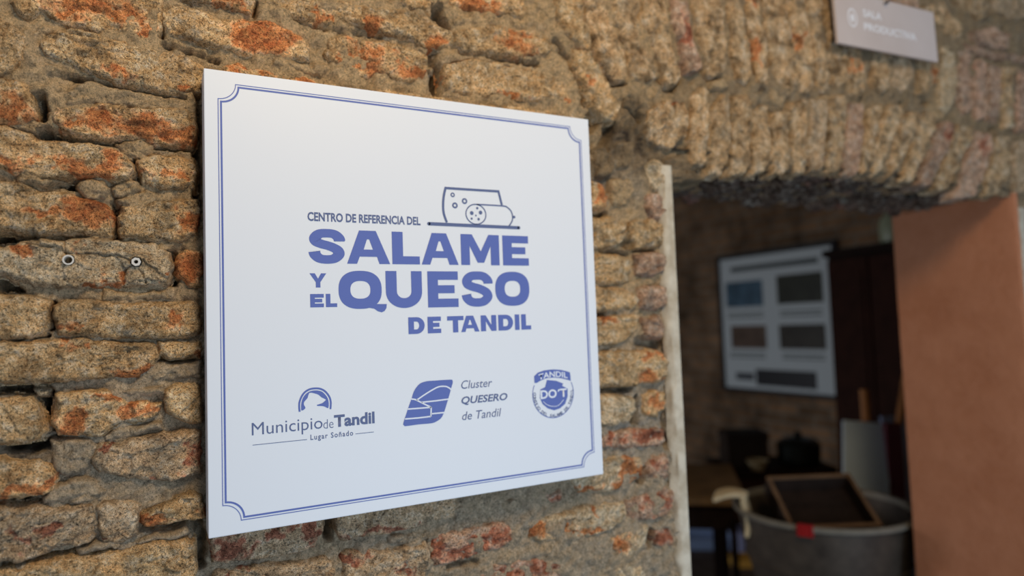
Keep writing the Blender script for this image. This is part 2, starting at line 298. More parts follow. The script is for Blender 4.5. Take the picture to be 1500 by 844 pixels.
 ([(-0.1657, 1.4885), (-0.1448, 1.4902), (-0.1161, 1.4888), (-0.1051, 1.4837), (-0.0865, 1.4737), (-0.0675, 1.4721), (-0.0543, 1.4692), (-0.0599, 1.4523), (-0.079, 1.4455), (-0.0978, 1.4431), (-0.1162, 1.434), (-0.1447, 1.4354), (-0.1656, 1.4376), (-0.1691, 1.4544), (-0.167, 1.4705)],'t',0.1,[(-0.1504, 1.4542, 0.0196, 0.0149), (-0.079, 1.4627, 0.0197, 0.0121), (-0.1124, 1.4809, 0.0102, 0.0059)],-3,0),
 ([(-0.048, 1.4818), (-0.0361, 1.4924), (-0.0078, 1.4922), (-0.0014, 1.4737), (-0.0017, 1.4397), (-0.0164, 1.4375), (-0.0364, 1.4483), (-0.0458, 1.4597)],'t',0.04,[],-2,0),
 ([(-0.127, 1.4168), (-0.1162, 1.4222), (-0.0941, 1.424), (-0.0639, 1.4267), (-0.0325, 1.4303), (-0.0084, 1.4251), (-0.002, 1.4111), (-0.0023, 1.3755), (-0.017, 1.3686), (-0.0409, 1.3675), (-0.068, 1.3704), (-0.098, 1.3771), (-0.1198, 1.3867), (-0.1306, 1.4006)],'g',0.06,[(-0.0526, 1.3735, 0.0109, 0.0043), (-0.0128, 1.3946, 0.0081, 0.0177), (-0.1052, 1.4227, 0.0162, 0.0042)],-2,0),
 ([(-0.2316, 1.4165), (-0.2058, 1.4141), (-0.1825, 1.4088), (-0.169, 1.4014), (-0.1641, 1.3845), (-0.1689, 1.3714), (-0.1858, 1.3691), (-0.2056, 1.368), (-0.2313, 1.3696)],'t',0.1,[(-0.2056, 1.3767, 0.0457, 0.0079), (-0.171, 1.383, 0.0068, 0.0129)],-4,0),
 ([(-0.169, 1.4299), (-0.1517, 1.4337), (-0.1306, 1.4297), (-0.1212, 1.4203), (-0.1341, 1.3928), (-0.1517, 1.3869), (-0.1655, 1.3969)],'m',0.02,[],1,0),
 ([(-0.2312, 1.3626), (-0.199, 1.3559), (-0.1586, 1.3512), (-0.1377, 1.3512), (-0.1256, 1.3486), (-0.1242, 1.3293), (-0.1235, 1.3127), (-0.1306, 1.3017), (-0.1654, 1.3016), (-0.1987, 1.2944), (-0.2181, 1.2958), (-0.2308, 1.2982)],'g',0.08,[(-0.2054, 1.3231, 0.013, 0.011), (-0.1688, 1.3287, 0.0136, 0.008)],-2,0),
 ([(-0.122, 1.348), (-0.1127, 1.3524), (-0.0869, 1.346), (-0.0757, 1.3383), (-0.0742, 1.3253), (-0.0796, 1.3051), (-0.1019, 1.2965), (-0.1164, 1.3008), (-0.1206, 1.3164), (-0.1228, 1.3332)],'g',0.05,[(-0.1149, 1.3088, 0.0058, 0.0041)],-2,0),
 ([(-0.0742, 1.3296), (-0.0605, 1.3359), (-0.0411, 1.3415), (-0.0172, 1.3493), (-0.0026, 1.3445), (-0.0021, 1.3136), (-0.0175, 1.3117), (-0.0413, 1.3113), (-0.0683, 1.3108), (-0.0743, 1.3186)],'t',0.1,[(-0.0529, 1.3193, 0.0263, 0.0094), (-0.0077, 1.3189, 0.0113, 0.0105)],-3,0),
 ([(-0.2308, 1.2874), (-0.1921, 1.2876), (-0.1516, 1.2877), (-0.1164, 1.2892), (-0.0797, 1.2883), (-0.0492, 1.2912), (-0.0217, 1.2906), (-0.0145, 1.2807), (-0.0133, 1.237), (-0.0183, 1.2164), (-0.2305, 1.2544)],'t',0.08,[],-3,0),
 ([(0.006, 1.3034), (0.0321, 1.3215), (0.1439, 1.3183), (0.1527, 1.2836), (0.1494, 1.2604), (0.1425, 1.2475), (0.11, 1.2442), (0.0654, 1.2453), (0.0228, 1.2491), (0.0071, 1.253)],'g',0.25,[(0.0314, 1.2679, 0.0252, 0.0214), (0.1365, 1.2768, 0.0131, 0.0263), (0.0925, 1.2797, 0.0161, 0.011)],0,0),
 ([(0.1703, 1.2951), (0.2273, 1.3009), (0.3016, 1.3029), (0.3578, 1.2989), (0.364, 1.2749), (0.3506, 1.2561), (0.3223, 1.2556), (0.2783, 1.2497), (0.2363, 1.25), (0.2058, 1.2505), (0.181, 1.2519), (0.1716, 1.2661)],'g',0.06,[(0.2059, 1.2553, 0.03, 0.0058), (0.2625, 1.2544, 0.0379, 0.005)],-1,0),
 ([(0.0078, 1.2414), (0.0481, 1.2388), (0.1008, 1.2358), (0.1564, 1.2307), (0.1677, 1.2191), (0.1669, 1.1794), (0.0076, 1.2134)],'g',0.06,[(0.0395, 1.2369, 0.0186, 0.0036)],0,0),
 ([(0.1758, 1.2328), (0.2153, 1.2293), (0.2777, 1.2257), (0.3082, 1.2283), (0.312, 1.2113), (0.3067, 1.1818), (0.2864, 1.1558), (0.1746, 1.1777)],'g',0.1,[(0.1854, 1.2252, 0.0274, 0.0096), (0.2748, 1.2002, 0.017, 0.0119)],0,0),
 ([(0.2486, 1.2439), (0.2782, 1.2447), (0.3087, 1.2466), (0.3127, 1.2316), (0.2993, 1.2258), (0.2671, 1.2276), (0.2483, 1.233)],'m',0.05,[],1,0),
 ([(0.3127, 1.2316), (0.3218, 1.2382), (0.3673, 1.2376), (0.4149, 1.2403), (0.4454, 1.2352), (0.4596, 1.2165), (0.4565, 1.2007), (0.4375, 1.1934), (0.3891, 1.1917), (0.3426, 1.187), (0.3157, 1.1882)],'p',0.3,[(0.3778, 1.2043, 0.0582, 0.0167), (0.4361, 1.2206, 0.0221, 0.0171), (0.3267, 1.2188, 0.0134, 0.0204)],-1,0),
 ([(0.4864, 1.2174), (0.4959, 1.2269), (0.5155, 1.227), (0.5561, 1.234), (0.6121, 1.2367), (0.6779, 1.2326), (0.6797, 1.212), (0.6711, 1.192), (0.6383, 1.1858), (0.5814, 1.1864), (0.5139, 1.1905), (0.4908, 1.2001)],'c',0.08,[(0.5016, 1.2093, 0.0181, 0.0165), (0.5572, 1.1997, 0.019, 0.0135), (0.6145, 1.227, 0.0114, 0.0081), (0.5815, 1.1898, 0.0552, 0.0045)],-1,0),
 ([(0.6839, 1.2317), (0.7476, 1.2343), (0.7771, 1.2449), (0.7962, 1.2359), (0.7973, 1.202), (0.7687, 1.188), (0.6983, 1.191), (0.684, 1.2077)],'p',0.12,[(0.7547, 1.2209, 0.0316, 0.0171)],0,0),
 ([(0.5701, 1.2949), (0.6422, 1.3125), (0.6824, 1.3124), (0.7202, 1.3029), (0.7255, 1.2864), (0.7151, 1.2694), (0.6945, 1.2578), (0.6567, 1.2536), (0.6132, 1.2575), (0.5822, 1.2598)],'c',0.12,[(0.6884, 1.2851, 0.0332, 0.0263), (0.6065, 1.2655, 0.0424, 0.0058)],-1,0),
 ([(0.7321, 1.2917), (0.7518, 1.304), (0.7809, 1.3043), (0.7911, 1.2842), (0.7878, 1.2596), (0.7649, 1.2565), (0.7336, 1.2645)],'p',0.45,[(0.7592, 1.2944, 0.0255, 0.0148)],0,0),
 ([(0.6256, 1.3583), (0.6924, 1.3549), (0.7548, 1.3533), (0.7787, 1.3484), (0.7808, 1.3293), (0.7686, 1.3157), (0.7058, 1.3217), (0.6241, 1.3289)],'p',0.25,[(0.735, 1.3406, 0.047, 0.011), (0.6497, 1.3438, 0.0117, 0.019)],0,0),
 ([(0.3878, 1.1552), (0.4122, 1.1693), (0.4616, 1.1727), (0.5125, 1.1607), (0.5466, 1.1475), (0.5469, 1.0981), (0.387, 1.1323)],'p',0.55,[(0.4733, 1.1508, 0.063, 0.0216)],0,0),
 ([(0.6478, 1.1724), (0.6824, 1.1782), (0.7288, 1.1847), (0.7322, 1.1635), (0.7188, 1.1478), (0.6871, 1.1297), (0.6581, 1.1447)],'c',0.2,[(0.6692, 1.1568, 0.0236, 0.0187)],0,0),
 ([(0.7353, 1.163), (0.7517, 1.1724), (0.7838, 1.1706), (0.7905, 1.1472), (0.7816, 1.1364), (0.7419, 1.1412)],'p',0.8,[(0.7618, 1.1547, 0.0254, 0.017)],-1,0),
 ([(0.5122, 1.27), (0.5498, 1.2736), (0.5515, 1.2517), (0.5325, 1.249), (0.514, 1.2518)],'p',0.5,[(0.5302, 1.2572, 0.0186, 0.0078)],1,0),
 ([(0.5813, 1.1841), (0.6308, 1.1812), (0.6443, 1.1613), (0.6357, 1.1372), (0.5929, 1.1385), (0.5773, 1.1598)],'m',0.05,[],1,0),
 ([(0.6568, 1.1214), (0.7094, 1.1195), (0.7199, 1.0875), (0.706, 1.0606), (0.6468, 1.0733)],'c',0.1,[],0,0),
 ([(0.6388, 1.8104), (0.6638, 1.8021), (0.6777, 1.7779), (0.6658, 1.7547), (0.6361, 1.757)],'t',0.5,[(0.6553, 1.7828, 0.0211, 0.025)],-2,0),
 ([(0.6352, 1.7409), (0.6834, 1.743), (0.7136, 1.7291), (0.709, 1.7037), (0.6804, 1.6878), (0.6323, 1.6831)],'t',0.1,[],-1,0),
 ([(0.7171, 1.7356), (0.7787, 1.7446), (0.8074, 1.7261), (0.8003, 1.6932), (0.7268, 1.6851)],'t',0.1,[],0,0),
 ([(0.6318, 1.6745), (0.6874, 1.6755), (0.718, 1.6685), (0.7246, 1.6471), (0.7155, 1.6256), (0.669, 1.6182), (0.6293, 1.6257)],'t',0.05,[],-1,0),
 ([(0.7342, 1.6764), (0.7831, 1.6824), (0.7991, 1.6736), (0.7938, 1.6411), (0.7717, 1.6307), (0.7368, 1.6383)],'p',0.2,[],0,0),
 ([(0.6288, 1.616), (0.6841, 1.6157), (0.7146, 1.6093), (0.7339, 1.5902), (0.7205, 1.5753), (0.6741, 1.5726), (0.6264, 1.57)],'t',0.05,[],-1,0),
 ([(0.7386, 1.6155), (0.7956, 1.6178), (0.7984, 1.5828), (0.7762, 1.5704), (0.7396, 1.5775)],'p',0.2,[],0,0),
 ([(0.6258, 1.5579), (0.6736, 1.564), (0.7276, 1.5626), (0.7342, 1.5398), (0.7174, 1.5217), (0.6708, 1.5113), (0.6233, 1.5098)],'t',0.1,[(0.6656, 1.5544, 0.015, 0.0073)],-1,0),
 ([(0.7432, 1.5585), (0.7838, 1.5613), (0.7956, 1.5378), (0.7845, 1.519), (0.7491, 1.5242)],'p',0.15,[],0,0),
 ([(0.6227, 1.4979), (0.7007, 1.5013), (0.7796, 1.4937), (0.7948, 1.4738), (0.7896, 1.4422), (0.7679, 1.4349), (0.697, 1.4363), (0.6197, 1.4383)],'t',0.12,[(0.755, 1.4886, 0.032, 0.0075), (0.7446, 1.4491, 0.0381, 0.01)],-2,0),
 ([(0.6246, 1.4213), (0.6734, 1.4222), (0.7112, 1.4143), (0.7176, 1.3916), (0.701, 1.3711), (0.6628, 1.3664), (0.625, 1.3737)],'c',0.05,[],-1,0),
 ([(0.7347, 1.4149), (0.7671, 1.4223), (0.7912, 1.4167), (0.786, 1.3855), (0.764, 1.3724), (0.7373, 1.3799)],'t',0.3,[(0.7657, 1.3998, 0.0225, 0.02)],0,0),
 ([(0.76, 1.7865), (0.785, 1.7932), (0.8095, 1.7855), (0.8088, 1.7485), (0.7787, 1.7446), (0.7618, 1.7633)],'p',0.1,[],0,0),
 ([(0.6796, 1.8133), (0.7268, 1.8218), (0.7415, 1.8009), (0.7237, 1.7678), (0.6847, 1.7657)],'m',0.0,[],2,0),
 ([(0.7604, 1.8477), (0.7941, 1.861), (0.8099, 1.8451), (0.8124, 1.8055), (0.7819, 1.797), (0.7636, 1.8192)],'c',0.0,[],0,0),
 ([(0.6909, 1.8802), (0.7307, 1.8905), (0.7453, 1.8659), (0.7277, 1.8386), (0.6962, 1.8361)],'m',0.05,[],2,0),
 ([(0.6448, 1.8695), (0.6755, 1.8787), (0.6833, 1.854), (0.6728, 1.8279), (0.6455, 1.8258)],'m',0.3,[],2,0),
 ([(0.5737, 2.1428), (0.6295, 2.1542), (0.6388, 2.1024), (0.652, 2.0664), (0.6417, 2.0418), (0.6172, 2.0542), (0.5932, 2.069), (0.5805, 2.1041)],'t',0.03,[],-2,0),
 ([(0.637, 2.1558), (0.6831, 2.1652), (0.6934, 2.1255), (0.7102, 2.0894), (0.724, 2.0524), (0.7241, 2.0263), (0.7164, 2.0017), (0.7003, 1.9942), (0.6822, 2.0045), (0.6683, 2.0307), (0.655, 2.067), (0.6449, 2.1035)],'t',0.0,[],-2,0),
 ([(0.6957, 2.1678), (0.7637, 2.1818), (0.7616, 2.1184), (0.7628, 2.0826), (0.7974, 2.0507), (0.8055, 2.0183), (0.778, 2.005), (0.7375, 2.0086), (0.7273, 2.0267), (0.7251, 2.0723), (0.7034, 2.1078)],'t',0.06,[],-2,0),
 ([(0.772, 2.1835), (0.8318, 2.1958), (0.8395, 2.1257), (0.8535, 2.0731), (0.8614, 2.0331), (0.8513, 2.0111), (0.8284, 2.0039), (0.8119, 2.0124), (0.8058, 2.052), (0.7914, 2.0901), (0.7716, 2.1202)],'t',0.05,[],-2,0),
 ([(0.8406, 2.1976), (0.8943, 2.2086), (0.8985, 2.1363), (0.9048, 2.0953), (0.9203, 2.0557), (0.9012, 2.0416), (0.8739, 2.0349), (0.8642, 2.0748), (0.8501, 2.1276)],'p',0.12,[(0.8804, 2.133, 0.0144, 0.0423)],-2,0),
 ([(0.9017, 2.2101), (0.9887, 2.228), (0.992, 2.1676), (0.9897, 2.1093), (0.9889, 2.0731), (0.976, 2.0526), (0.9526, 2.0421), (0.9346, 2.0508), (0.9232, 2.0983), (0.9086, 2.1522)],'t',0.02,[],-2,0),
 ([(1.0005, 2.2304), (1.0383, 2.2382), (1.0537, 2.179), (1.0581, 2.1058), (1.0587, 2.0617), (1.0428, 2.0375), (1.0141, 2.048), (1.0033, 2.1115)],'t',0.03,[],-2,0),
 ([(1.0484, 2.2403), (1.0938, 2.2496), (1.095, 2.1866), (1.106, 2.1435), (1.1101, 2.0916), (1.1154, 2.055), (1.0968, 2.0301), (1.0697, 2.0486), (1.0633, 2.1214), (1.0558, 2.1793)],'t',0.15,[(1.075, 2.1159, 0.0185, 0.0271), (1.0715, 2.0193, 0.0123, 0.0149), (1.071, 2.2195, 0.0206, 0.0121)],-2,0),
 ([(1.1064, 2.2522), (1.1755, 2.2664), (1.1862, 2.1879), (1.195, 2.1123), (1.197, 2.0587), (1.1729, 2.0325), (1.1467, 2.0518), (1.1227, 2.0935), (1.1078, 2.1663)],'t',0.03,[],-2,0),
 ([(1.1799, 2.2673), (1.2317, 2.2779), (1.2472, 2.1989), (1.2562, 2.1217), (1.2581, 2.0671), (1.2399, 2.0413), (1.2112, 2.0452), (1.1995, 2.1129), (1.1907, 2.1887)],'t',0.08,[(1.2058, 2.1604, 0.0179, 0.022)],-2,0),
 ([(1.2432, 2.2803), (1.2971, 2.2913), (1.2964, 2.2077), (1.3102, 2.1301), (1.3113, 2.0665), (1.2864, 2.0505), (1.265, 2.0681), (1.2559, 2.1689)],'t',0.05,[],-2,0),
 ([(1.3138, 2.2948), (1.3777, 2.3079), (1.3735, 2.1643), (1.3737, 2.0911), (1.3451, 2.071), (1.3176, 2.0833), (1.3109, 2.1622)],'t',0.05,[],-2,0),
 ([(1.3878, 2.31), (1.4441, 2.3215), (1.4334, 2.1658), (1.4403, 2.0839), (1.4172, 2.0562), (1.3829, 2.0599), (1.3802, 2.1573)],'t',0.2,[(1.4003, 2.1358, 0.0202, 0.0267)],-2,0),
 ([(1.4823, 2.2411), (1.5501, 2.2533), (1.546, 2.1666), (1.534, 2.1051), (1.5074, 2.0812), (1.4715, 2.0881), (1.4681, 2.1545)],'t',0.03,[],-2,0),
 ([(1.5639, 2.2558), (1.635, 2.2685), (1.6293, 2.1444), (1.6077, 2.1031), (1.5676, 2.0908), (1.5421, 2.1062), (1.5441, 2.1492)],'g',0.03,[],-2,0),
 ([(1.6512, 2.236), (1.7407, 2.2475), (1.7506, 2.1801), (1.7267, 2.1316), (1.6933, 2.1003), (1.6525, 2.0985)],'t',0.15,[(1.7189, 2.1664, 0.0182, 0.0256)],-2,0),
 ([(1.7712, 2.249), (1.8278, 2.2548), (1.826, 2.1915), (1.8015, 2.0962), (1.7656, 2.0555), (1.7311, 2.0694), (1.7483, 2.1617)],'c',0.03,[],-2,0),
 ([(1.8457, 2.2466), (1.9041, 2.2485), (1.8996, 2.1648), (1.8817, 2.0782), (1.835, 2.0635), (1.8277, 2.1547)],'p',0.35,[],-2,0),
 ([(1.9219, 2.2343), (1.9754, 2.2331), (1.9716, 2.1557), (1.9461, 2.0669), (1.8983, 2.0559), (1.9037, 2.1466)],'p',0.85,[],-2,0),
 ([(1.9888, 2.2313), (2.0444, 2.232), (2.0406, 2.1553), (2.0134, 2.061), (1.9652, 2.0596)],'p',0.5,[],-2,0),
 ([(2.0582, 2.2302), (2.1163, 2.235), (2.112, 2.1549), (2.0827, 2.053), (2.0329, 2.0516)],'t',0.05,[],-2,0),
 ([(2.1313, 2.2372), (2.226, 2.2432), (2.1989, 2.0653), (2.1103, 2.0441)],'p',0.8,[],-2,0),
 ([(0.7749, 1.9542), (0.801, 1.9734), (0.8357, 1.9846), (0.8758, 1.9828), (0.8804, 1.9463), (0.8657, 1.9106), (0.8289, 1.8773), (0.7955, 1.8836), (0.7717, 1.9011)],'t',0.05,[(0.8442, 1.9829, 0.014, 0.0096)],-2,0),
 ([(0.8891, 1.9956), (0.9178, 2.0203), (0.9396, 2.0162), (0.9309, 1.945), (0.9228, 1.8817), (0.9061, 1.8499), (0.8793, 1.8505), (0.8745, 1.9115)],'t',0.03,[],-2,0),
 ([(0.9488, 1.9893), (0.9731, 2.0136), (0.9958, 2.0095), (0.9866, 1.937), (0.9775, 1.8654), (0.9567, 1.8385), (0.929, 1.8393), (0.928, 1.9029)],'t',0.03,[],-2,0),
 ([(1.0016, 2.0102), (1.0417, 2.0227), (1.0529, 1.9877), (1.0483, 1.929), (1.0392, 1.8632), (1.0182, 1.8444), (0.9833, 1.8419), (0.9893, 1.9231)],'t',0.03,[],-2,0),
 ([(1.061, 1.9887), (1.1012, 2.0084), (1.1068, 1.9497), (1.1013, 1.8828), (1.0784, 1.8517), (1.0459, 1.8464), (1.0524, 1.9294)],'t',0.08,[],-2,0),
 ([(1.1141, 1.9876), (1.1638, 2.0011), (1.1638, 1.9256), (1.1543, 1.8648), (1.1299, 1.8511), (1.1029, 1.8521), (1.1085, 1.9203)],'t',0.03,[],-2,0),
 ([(1.176, 2.0177), (1.2211, 2.0311), (1.2216, 1.9619), (1.2154, 1.8924), (1.2016, 1.8609), (1.1666, 1.8583), (1.1694, 1.9412)],'t',0.05,[],-2,0),
 ([(1.2346, 2.0328), (1.2953, 2.0453), (1.2905, 1.9691), (1.2722, 1.8972), (1.2605, 1.8699), (1.2196, 1.8653), (1.2247, 1.9468)],'g',0.03,[],-2,0),
 ([(1.3074, 2.0501), (1.3639, 2.0655), (1.3607, 2.0087), (1.3455, 1.9272), (1.3261, 1.8749), (1.2786, 1.8666), (1.2913, 1.9535)],'t',0.03,[],-2,0),
 ([(1.3716, 2.0455), (1.4266, 2.0492), (1.4198, 1.9828), (1.4031, 1.9162), (1.3811, 1.8694), (1.3345, 1.8629), (1.3535, 1.9598)],'p',0.15,[],-2,0),
 ([(1.4489, 2.0437), (1.4944, 2.0576), (1.4987, 2.0247), (1.4661, 1.9629), (1.4423, 1.9065), (1.3978, 1.8642), (1.4014, 1.8999), (1.4232, 1.9669)],'t',0.05,[],-2,0),
 ([(1.5148, 2.0518), (1.5701, 2.0637), (1.5815, 2.0428), (1.5326, 1.9695), (1.4852, 1.8985), (1.4382, 1.8671), (1.4505, 1.9367), (1.4819, 1.9894)],'t',0.05,[],-2,0),
 ([(1.5899, 2.0438), (1.6389, 2.0548), (1.6507, 2.0335), (1.6007, 1.9676), (1.5377, 1.8943), (1.4869, 1.8656), (1.5307, 1.9525)],'t',0.12,[],-2,0),
 ([(1.6586, 2.0519), (1.719, 2.068), (1.7226, 2.0238), (1.6548, 1.9467), (1.5949, 1.868), (1.5398, 1.8642), (1.5987, 1.9503)],'t',0.2,[],-2,0),
 ([(1.7393, 2.0381), (1.795, 2.0443), (1.7961, 2.0045), (1.7256, 1.9264), (1.665, 1.8623), (1.6021, 1.8582), (1.6684, 1.9392)],'p',0.3,[(1.7723, 2.0111, 0.031, 0.0219)],-2,0),
 ([(1.8066, 2.0384), (1.88, 2.0408), (1.8751, 2.0032), (1.8014, 1.9235), (1.741, 1.8566), (1.6754, 1.8526), (1.7418, 1.9366)],'t',0.1,[],-2,0),
 ([(1.8947, 2.0294), (1.9613, 2.0307), (1.9732, 1.9939), (1.93, 1.9244), (1.8645, 1.8497), (1.7657, 1.8368), (1.8159, 1.9156)],'p',0.3,[(1.9222, 1.9891, 0.0302, 0.0265)],-2,0),
 ([(1.9875, 2.0238), (2.0654, 2.0317), (2.0677, 1.9737), (2.0408, 1.9098), (1.9781, 1.8582), (1.9037, 1.852), (1.9469, 1.9257)],'t',0.05,[],-2,0),
 ([(2.093, 2.0247), (2.1828, 2.0336), (2.169, 1.9427), (2.1138, 1.8701), (2.0558, 1.8666)],'g',0.05,[],-2,0),
 ([(1.7009, 2.3381), (1.7792, 2.3645), (1.8377, 2.333), (1.872, 2.3017), (1.8426, 2.2722), (1.7861, 2.2957), (1.7177, 2.3051)],'t',0.1,[],-2,0),
 ([(1.7983, 2.3943), (1.9472, 2.4249), (2.0257, 2.374), (1.9701, 2.3442), (1.8728, 2.3585)],'t',0.05,[],-2,0),
 ([(1.9153, 2.3093), (2.0212, 2.3418), (2.1088, 2.3336), (2.0949, 2.2874), (1.9947, 2.2748), (1.9279, 2.2791)],'p',0.6,[],-2,0),
 ([(1.4441, 2.3215), (1.6753, 2.369), (1.6855, 2.3315), (1.6387, 2.3011), (1.5405, 2.2895), (1.4881, 2.2965)],'p',0.5,[(1.463, 2.3051, 0.0369, 0.0138)],-2,0),
 ([(2.0173, 2.4393), (2.2515, 2.4874), (2.2395, 2.4081), (2.1147, 2.3747), (2.0456, 2.3916)],'g',0.1,[],-2,0),
 ([(1.8777, 2.2706), (2.0287, 2.2707), (2.2219, 2.2917), (2.2171, 2.2603), (2.0251, 2.2447), (1.8742, 2.2437)],'p',0.3,[],-2,0),
 ([(0.6124, 2.0472), (0.6417, 2.0418), (0.6676, 2.0178), (0.6907, 1.989), (0.7074, 1.9525), (0.6994, 1.922), (0.6704, 1.9264), (0.6431, 1.9509), (0.6244, 1.9924), (0.6112, 2.0219)],'t',0.05,[(0.648, 1.9895, 0.0121, 0.0102)],-2,0),
 ([(-0.1006, 1.8094), (-0.0775, 1.8135), (-0.0603, 1.808), (-0.062, 1.7951), (-0.0776, 1.7883), (-0.0915, 1.7942)],'m',0.0,[],1.0,0),
 ([(-0.1434, 1.7497), (-0.1318, 1.7566), (-0.1157, 1.7551), (-0.1082, 1.746), (-0.112, 1.7343), (-0.134, 1.7313)],'m',0.0,[],1.0,0),
 ([(-0.1082, 1.7486), (-0.0946, 1.7584), (-0.0793, 1.7577), (-0.0747, 1.7481), (-0.0855, 1.7394), (-0.1045, 1.7374)],'m',0.0,[],1.0,0),
 ([(-0.1045, 1.733), (-0.0855, 1.743), (-0.0661, 1.7478), (-0.0464, 1.74), (-0.0528, 1.7296), (-0.0779, 1.7256), (-0.0993, 1.7253)],'m',0.0,[],1.0,0),
 ([(-0.1943, 1.8988), (-0.1735, 1.9073), (-0.1557, 1.8961), (-0.1607, 1.8866), (-0.1805, 1.8855)],'m',0.0,[],1.0,0),
 ([(-0.1593, 1.8694), (-0.1303, 1.8849), (-0.108, 1.8791), (-0.0695, 1.878), (-0.0375, 1.8749), (-0.0112, 1.8726), (-0.0129, 1.863), (-0.0617, 1.858), (-0.1155, 1.8585), (-0.1593, 1.8477)],'m',0.0,[],1.0,0),
 ([(-0.1078, 1.9375), (-0.0848, 1.936), (-0.0493, 1.9344), (-0.0469, 1.9255), (-0.0771, 1.9244), (-0.1041, 1.9291)],'m',0.0,[],1.0,0),
 ([(-0.1804, 1.3667), (-0.1655, 1.379), (-0.1447, 1.3818), (-0.1234, 1.3764), (-0.1112, 1.363), (-0.1163, 1.3513), (-0.1586, 1.3537), (-0.1777, 1.3582)],'m',0.0,[],1.0,0),
 ([(-0.1162, 1.4323), (-0.1015, 1.4392), (-0.0791, 1.4412), (-0.0522, 1.4428), (-0.0483, 1.4337), (-0.0791, 1.4283), (-0.1089, 1.4231)],'m',0.0,[],1.0,0),
 ([(-0.1014, 1.4885), (-0.0789, 1.4903), (-0.0495, 1.4907), (-0.048, 1.4775), (-0.0675, 1.4747), (-0.088, 1.4789)],'m',0.0,[],1.0,0),
 ([(-0.0796, 1.2958), (-0.0491, 1.2998), (-0.0255, 1.3043), (-0.0208, 1.294), (-0.0492, 1.2921), (-0.0759, 1.2893)],'m',0.0,[],1.0,0),
 ([(0.3458, 1.9976), (0.3758, 2.0059), (0.4062, 2.0016), (0.4439, 2.003), (0.496, 2.0016), (0.489, 1.9934), (0.4185, 1.9978), (0.3752, 1.9853), (0.3512, 1.9816)],'m',0.0,[],1.0,0),
 ([(0.4992, 2.0791), (0.5336, 2.0891), (0.5608, 2.0756), (0.5464, 2.0657), (0.5189, 2.0657)],'m',0.0,[],1.0,0),
 ([(0.3764, 2.0597), (0.4087, 2.0716), (0.4594, 2.0717), (0.4854, 2.0669), (0.4206, 2.0551), (0.3808, 2.0456)],'m',0.0,[],1.0,0),
 ([(0.5676, 2.0089), (0.5969, 2.0259), (0.6018, 2.0079), (0.5895, 1.9912)],'m',0.0,[],1.0,0),
 ([(0.0939, 1.9567), (0.1317, 1.9496), (0.1661, 1.9529), (0.1861, 1.9456), (0.1607, 1.9315), (0.1219, 1.936), (0.0936, 1.9367)],'m',0.0,[],1.0,0),
 ([(-0.2074, 1.7687), (-0.1801, 1.7557), (-0.1591, 1.7521), (-0.1801, 1.7455), (-0.2073, 1.7487)],'m',0.0,[],1.0,0),
 ([(-0.163, 1.9457), (-0.1806, 1.9512), (-0.1945, 1.9357), (-0.1841, 1.9246)],'m',0.0,[],1.0,0),
 ([(-0.1159, 1.6195), (-0.086, 1.6141), (-0.0432, 1.6156), (-0.0393, 1.6048), (-0.086, 1.6019), (-0.1159, 1.6023)],'m',0.0,[],1.0,0),
 ([(-0.0595, 1.5133), (-0.0319, 1.5205), (-0.0026, 1.5189), (-0.0029, 1.4963), (-0.04, 1.4945), (-0.0596, 1.4993)],'m',0.0,[],1.0,0),
 ([(-0.1447, 1.3002), (-0.1091, 1.3019), (-0.0945, 1.2935), (-0.1164, 1.2892), (-0.1412, 1.289)],'m',0.0,[],1.0,0),
 ([(0.323, 1.2761), (0.392, 1.2706), (0.4657, 1.2724), (0.5044, 1.2734), (0.5036, 1.2534), (0.4397, 1.247), (0.3793, 1.2461), (0.3447, 1.2487)],'m',0.0,[],1.0,0),
 ([(0.6592, 1.8582), (0.6904, 1.8699), (0.6962, 1.8361), (0.6719, 1.8127), (0.6495, 1.8161)],'m',0.0,[],1.0,0),
 ([(0.9371, 2.0328), (0.9794, 2.0473), (1.0032, 2.032), (0.9735, 2.018), (0.9452, 2.017)],'m',0.0,[],1.0,0),
 ([(0.826, 1.833), (0.8878, 1.8444), (0.9229, 1.8305), (0.8508, 1.8174), (0.8251, 1.8183)],'m',0.0,[],1.0,0),
 ([(0.7371, 2.002), (0.7777, 2.001), (0.784, 1.9686), (0.7499, 1.9446), (0.7184, 1.9539), (0.7155, 1.9859)],'m',0.0,[],1.0,0),
 ([(1.1148, 2.0474), (1.1657, 2.024), (1.1532, 2.0028), (1.1159, 2.0102)],'m',0.0,[],1.0,0),
 ([(1.2442, 2.0387), (1.3034, 2.0575), (1.3262, 2.0493), (1.2897, 2.0351)],'m',0.0,[],1.0,0),
 ([(1.7173, 2.1035), (1.7714, 2.0526), (1.7241, 2.0364), (1.6684, 2.0619)],'m',0.0,[],1.0,0),
 ([(0.8111, 1.8651), (0.8602, 1.8802), (0.8851, 1.8578), (0.8795, 1.8275), (0.8304, 1.8213), (0.8044, 1.838)],'m',0.0,[],1.0,0),
 ([(-0.1862, 1.4942), (-0.1794, 1.4953), (-0.1719, 1.4931), (-0.1739, 1.4875), (-0.1834, 1.4883)],'c',0.0,[],12.0,0),
 ([(0.337, 1.9772), (0.3429, 1.9803), (0.3463, 1.9741), (0.3414, 1.97)],'c',0.0,[],14.0,0),
]
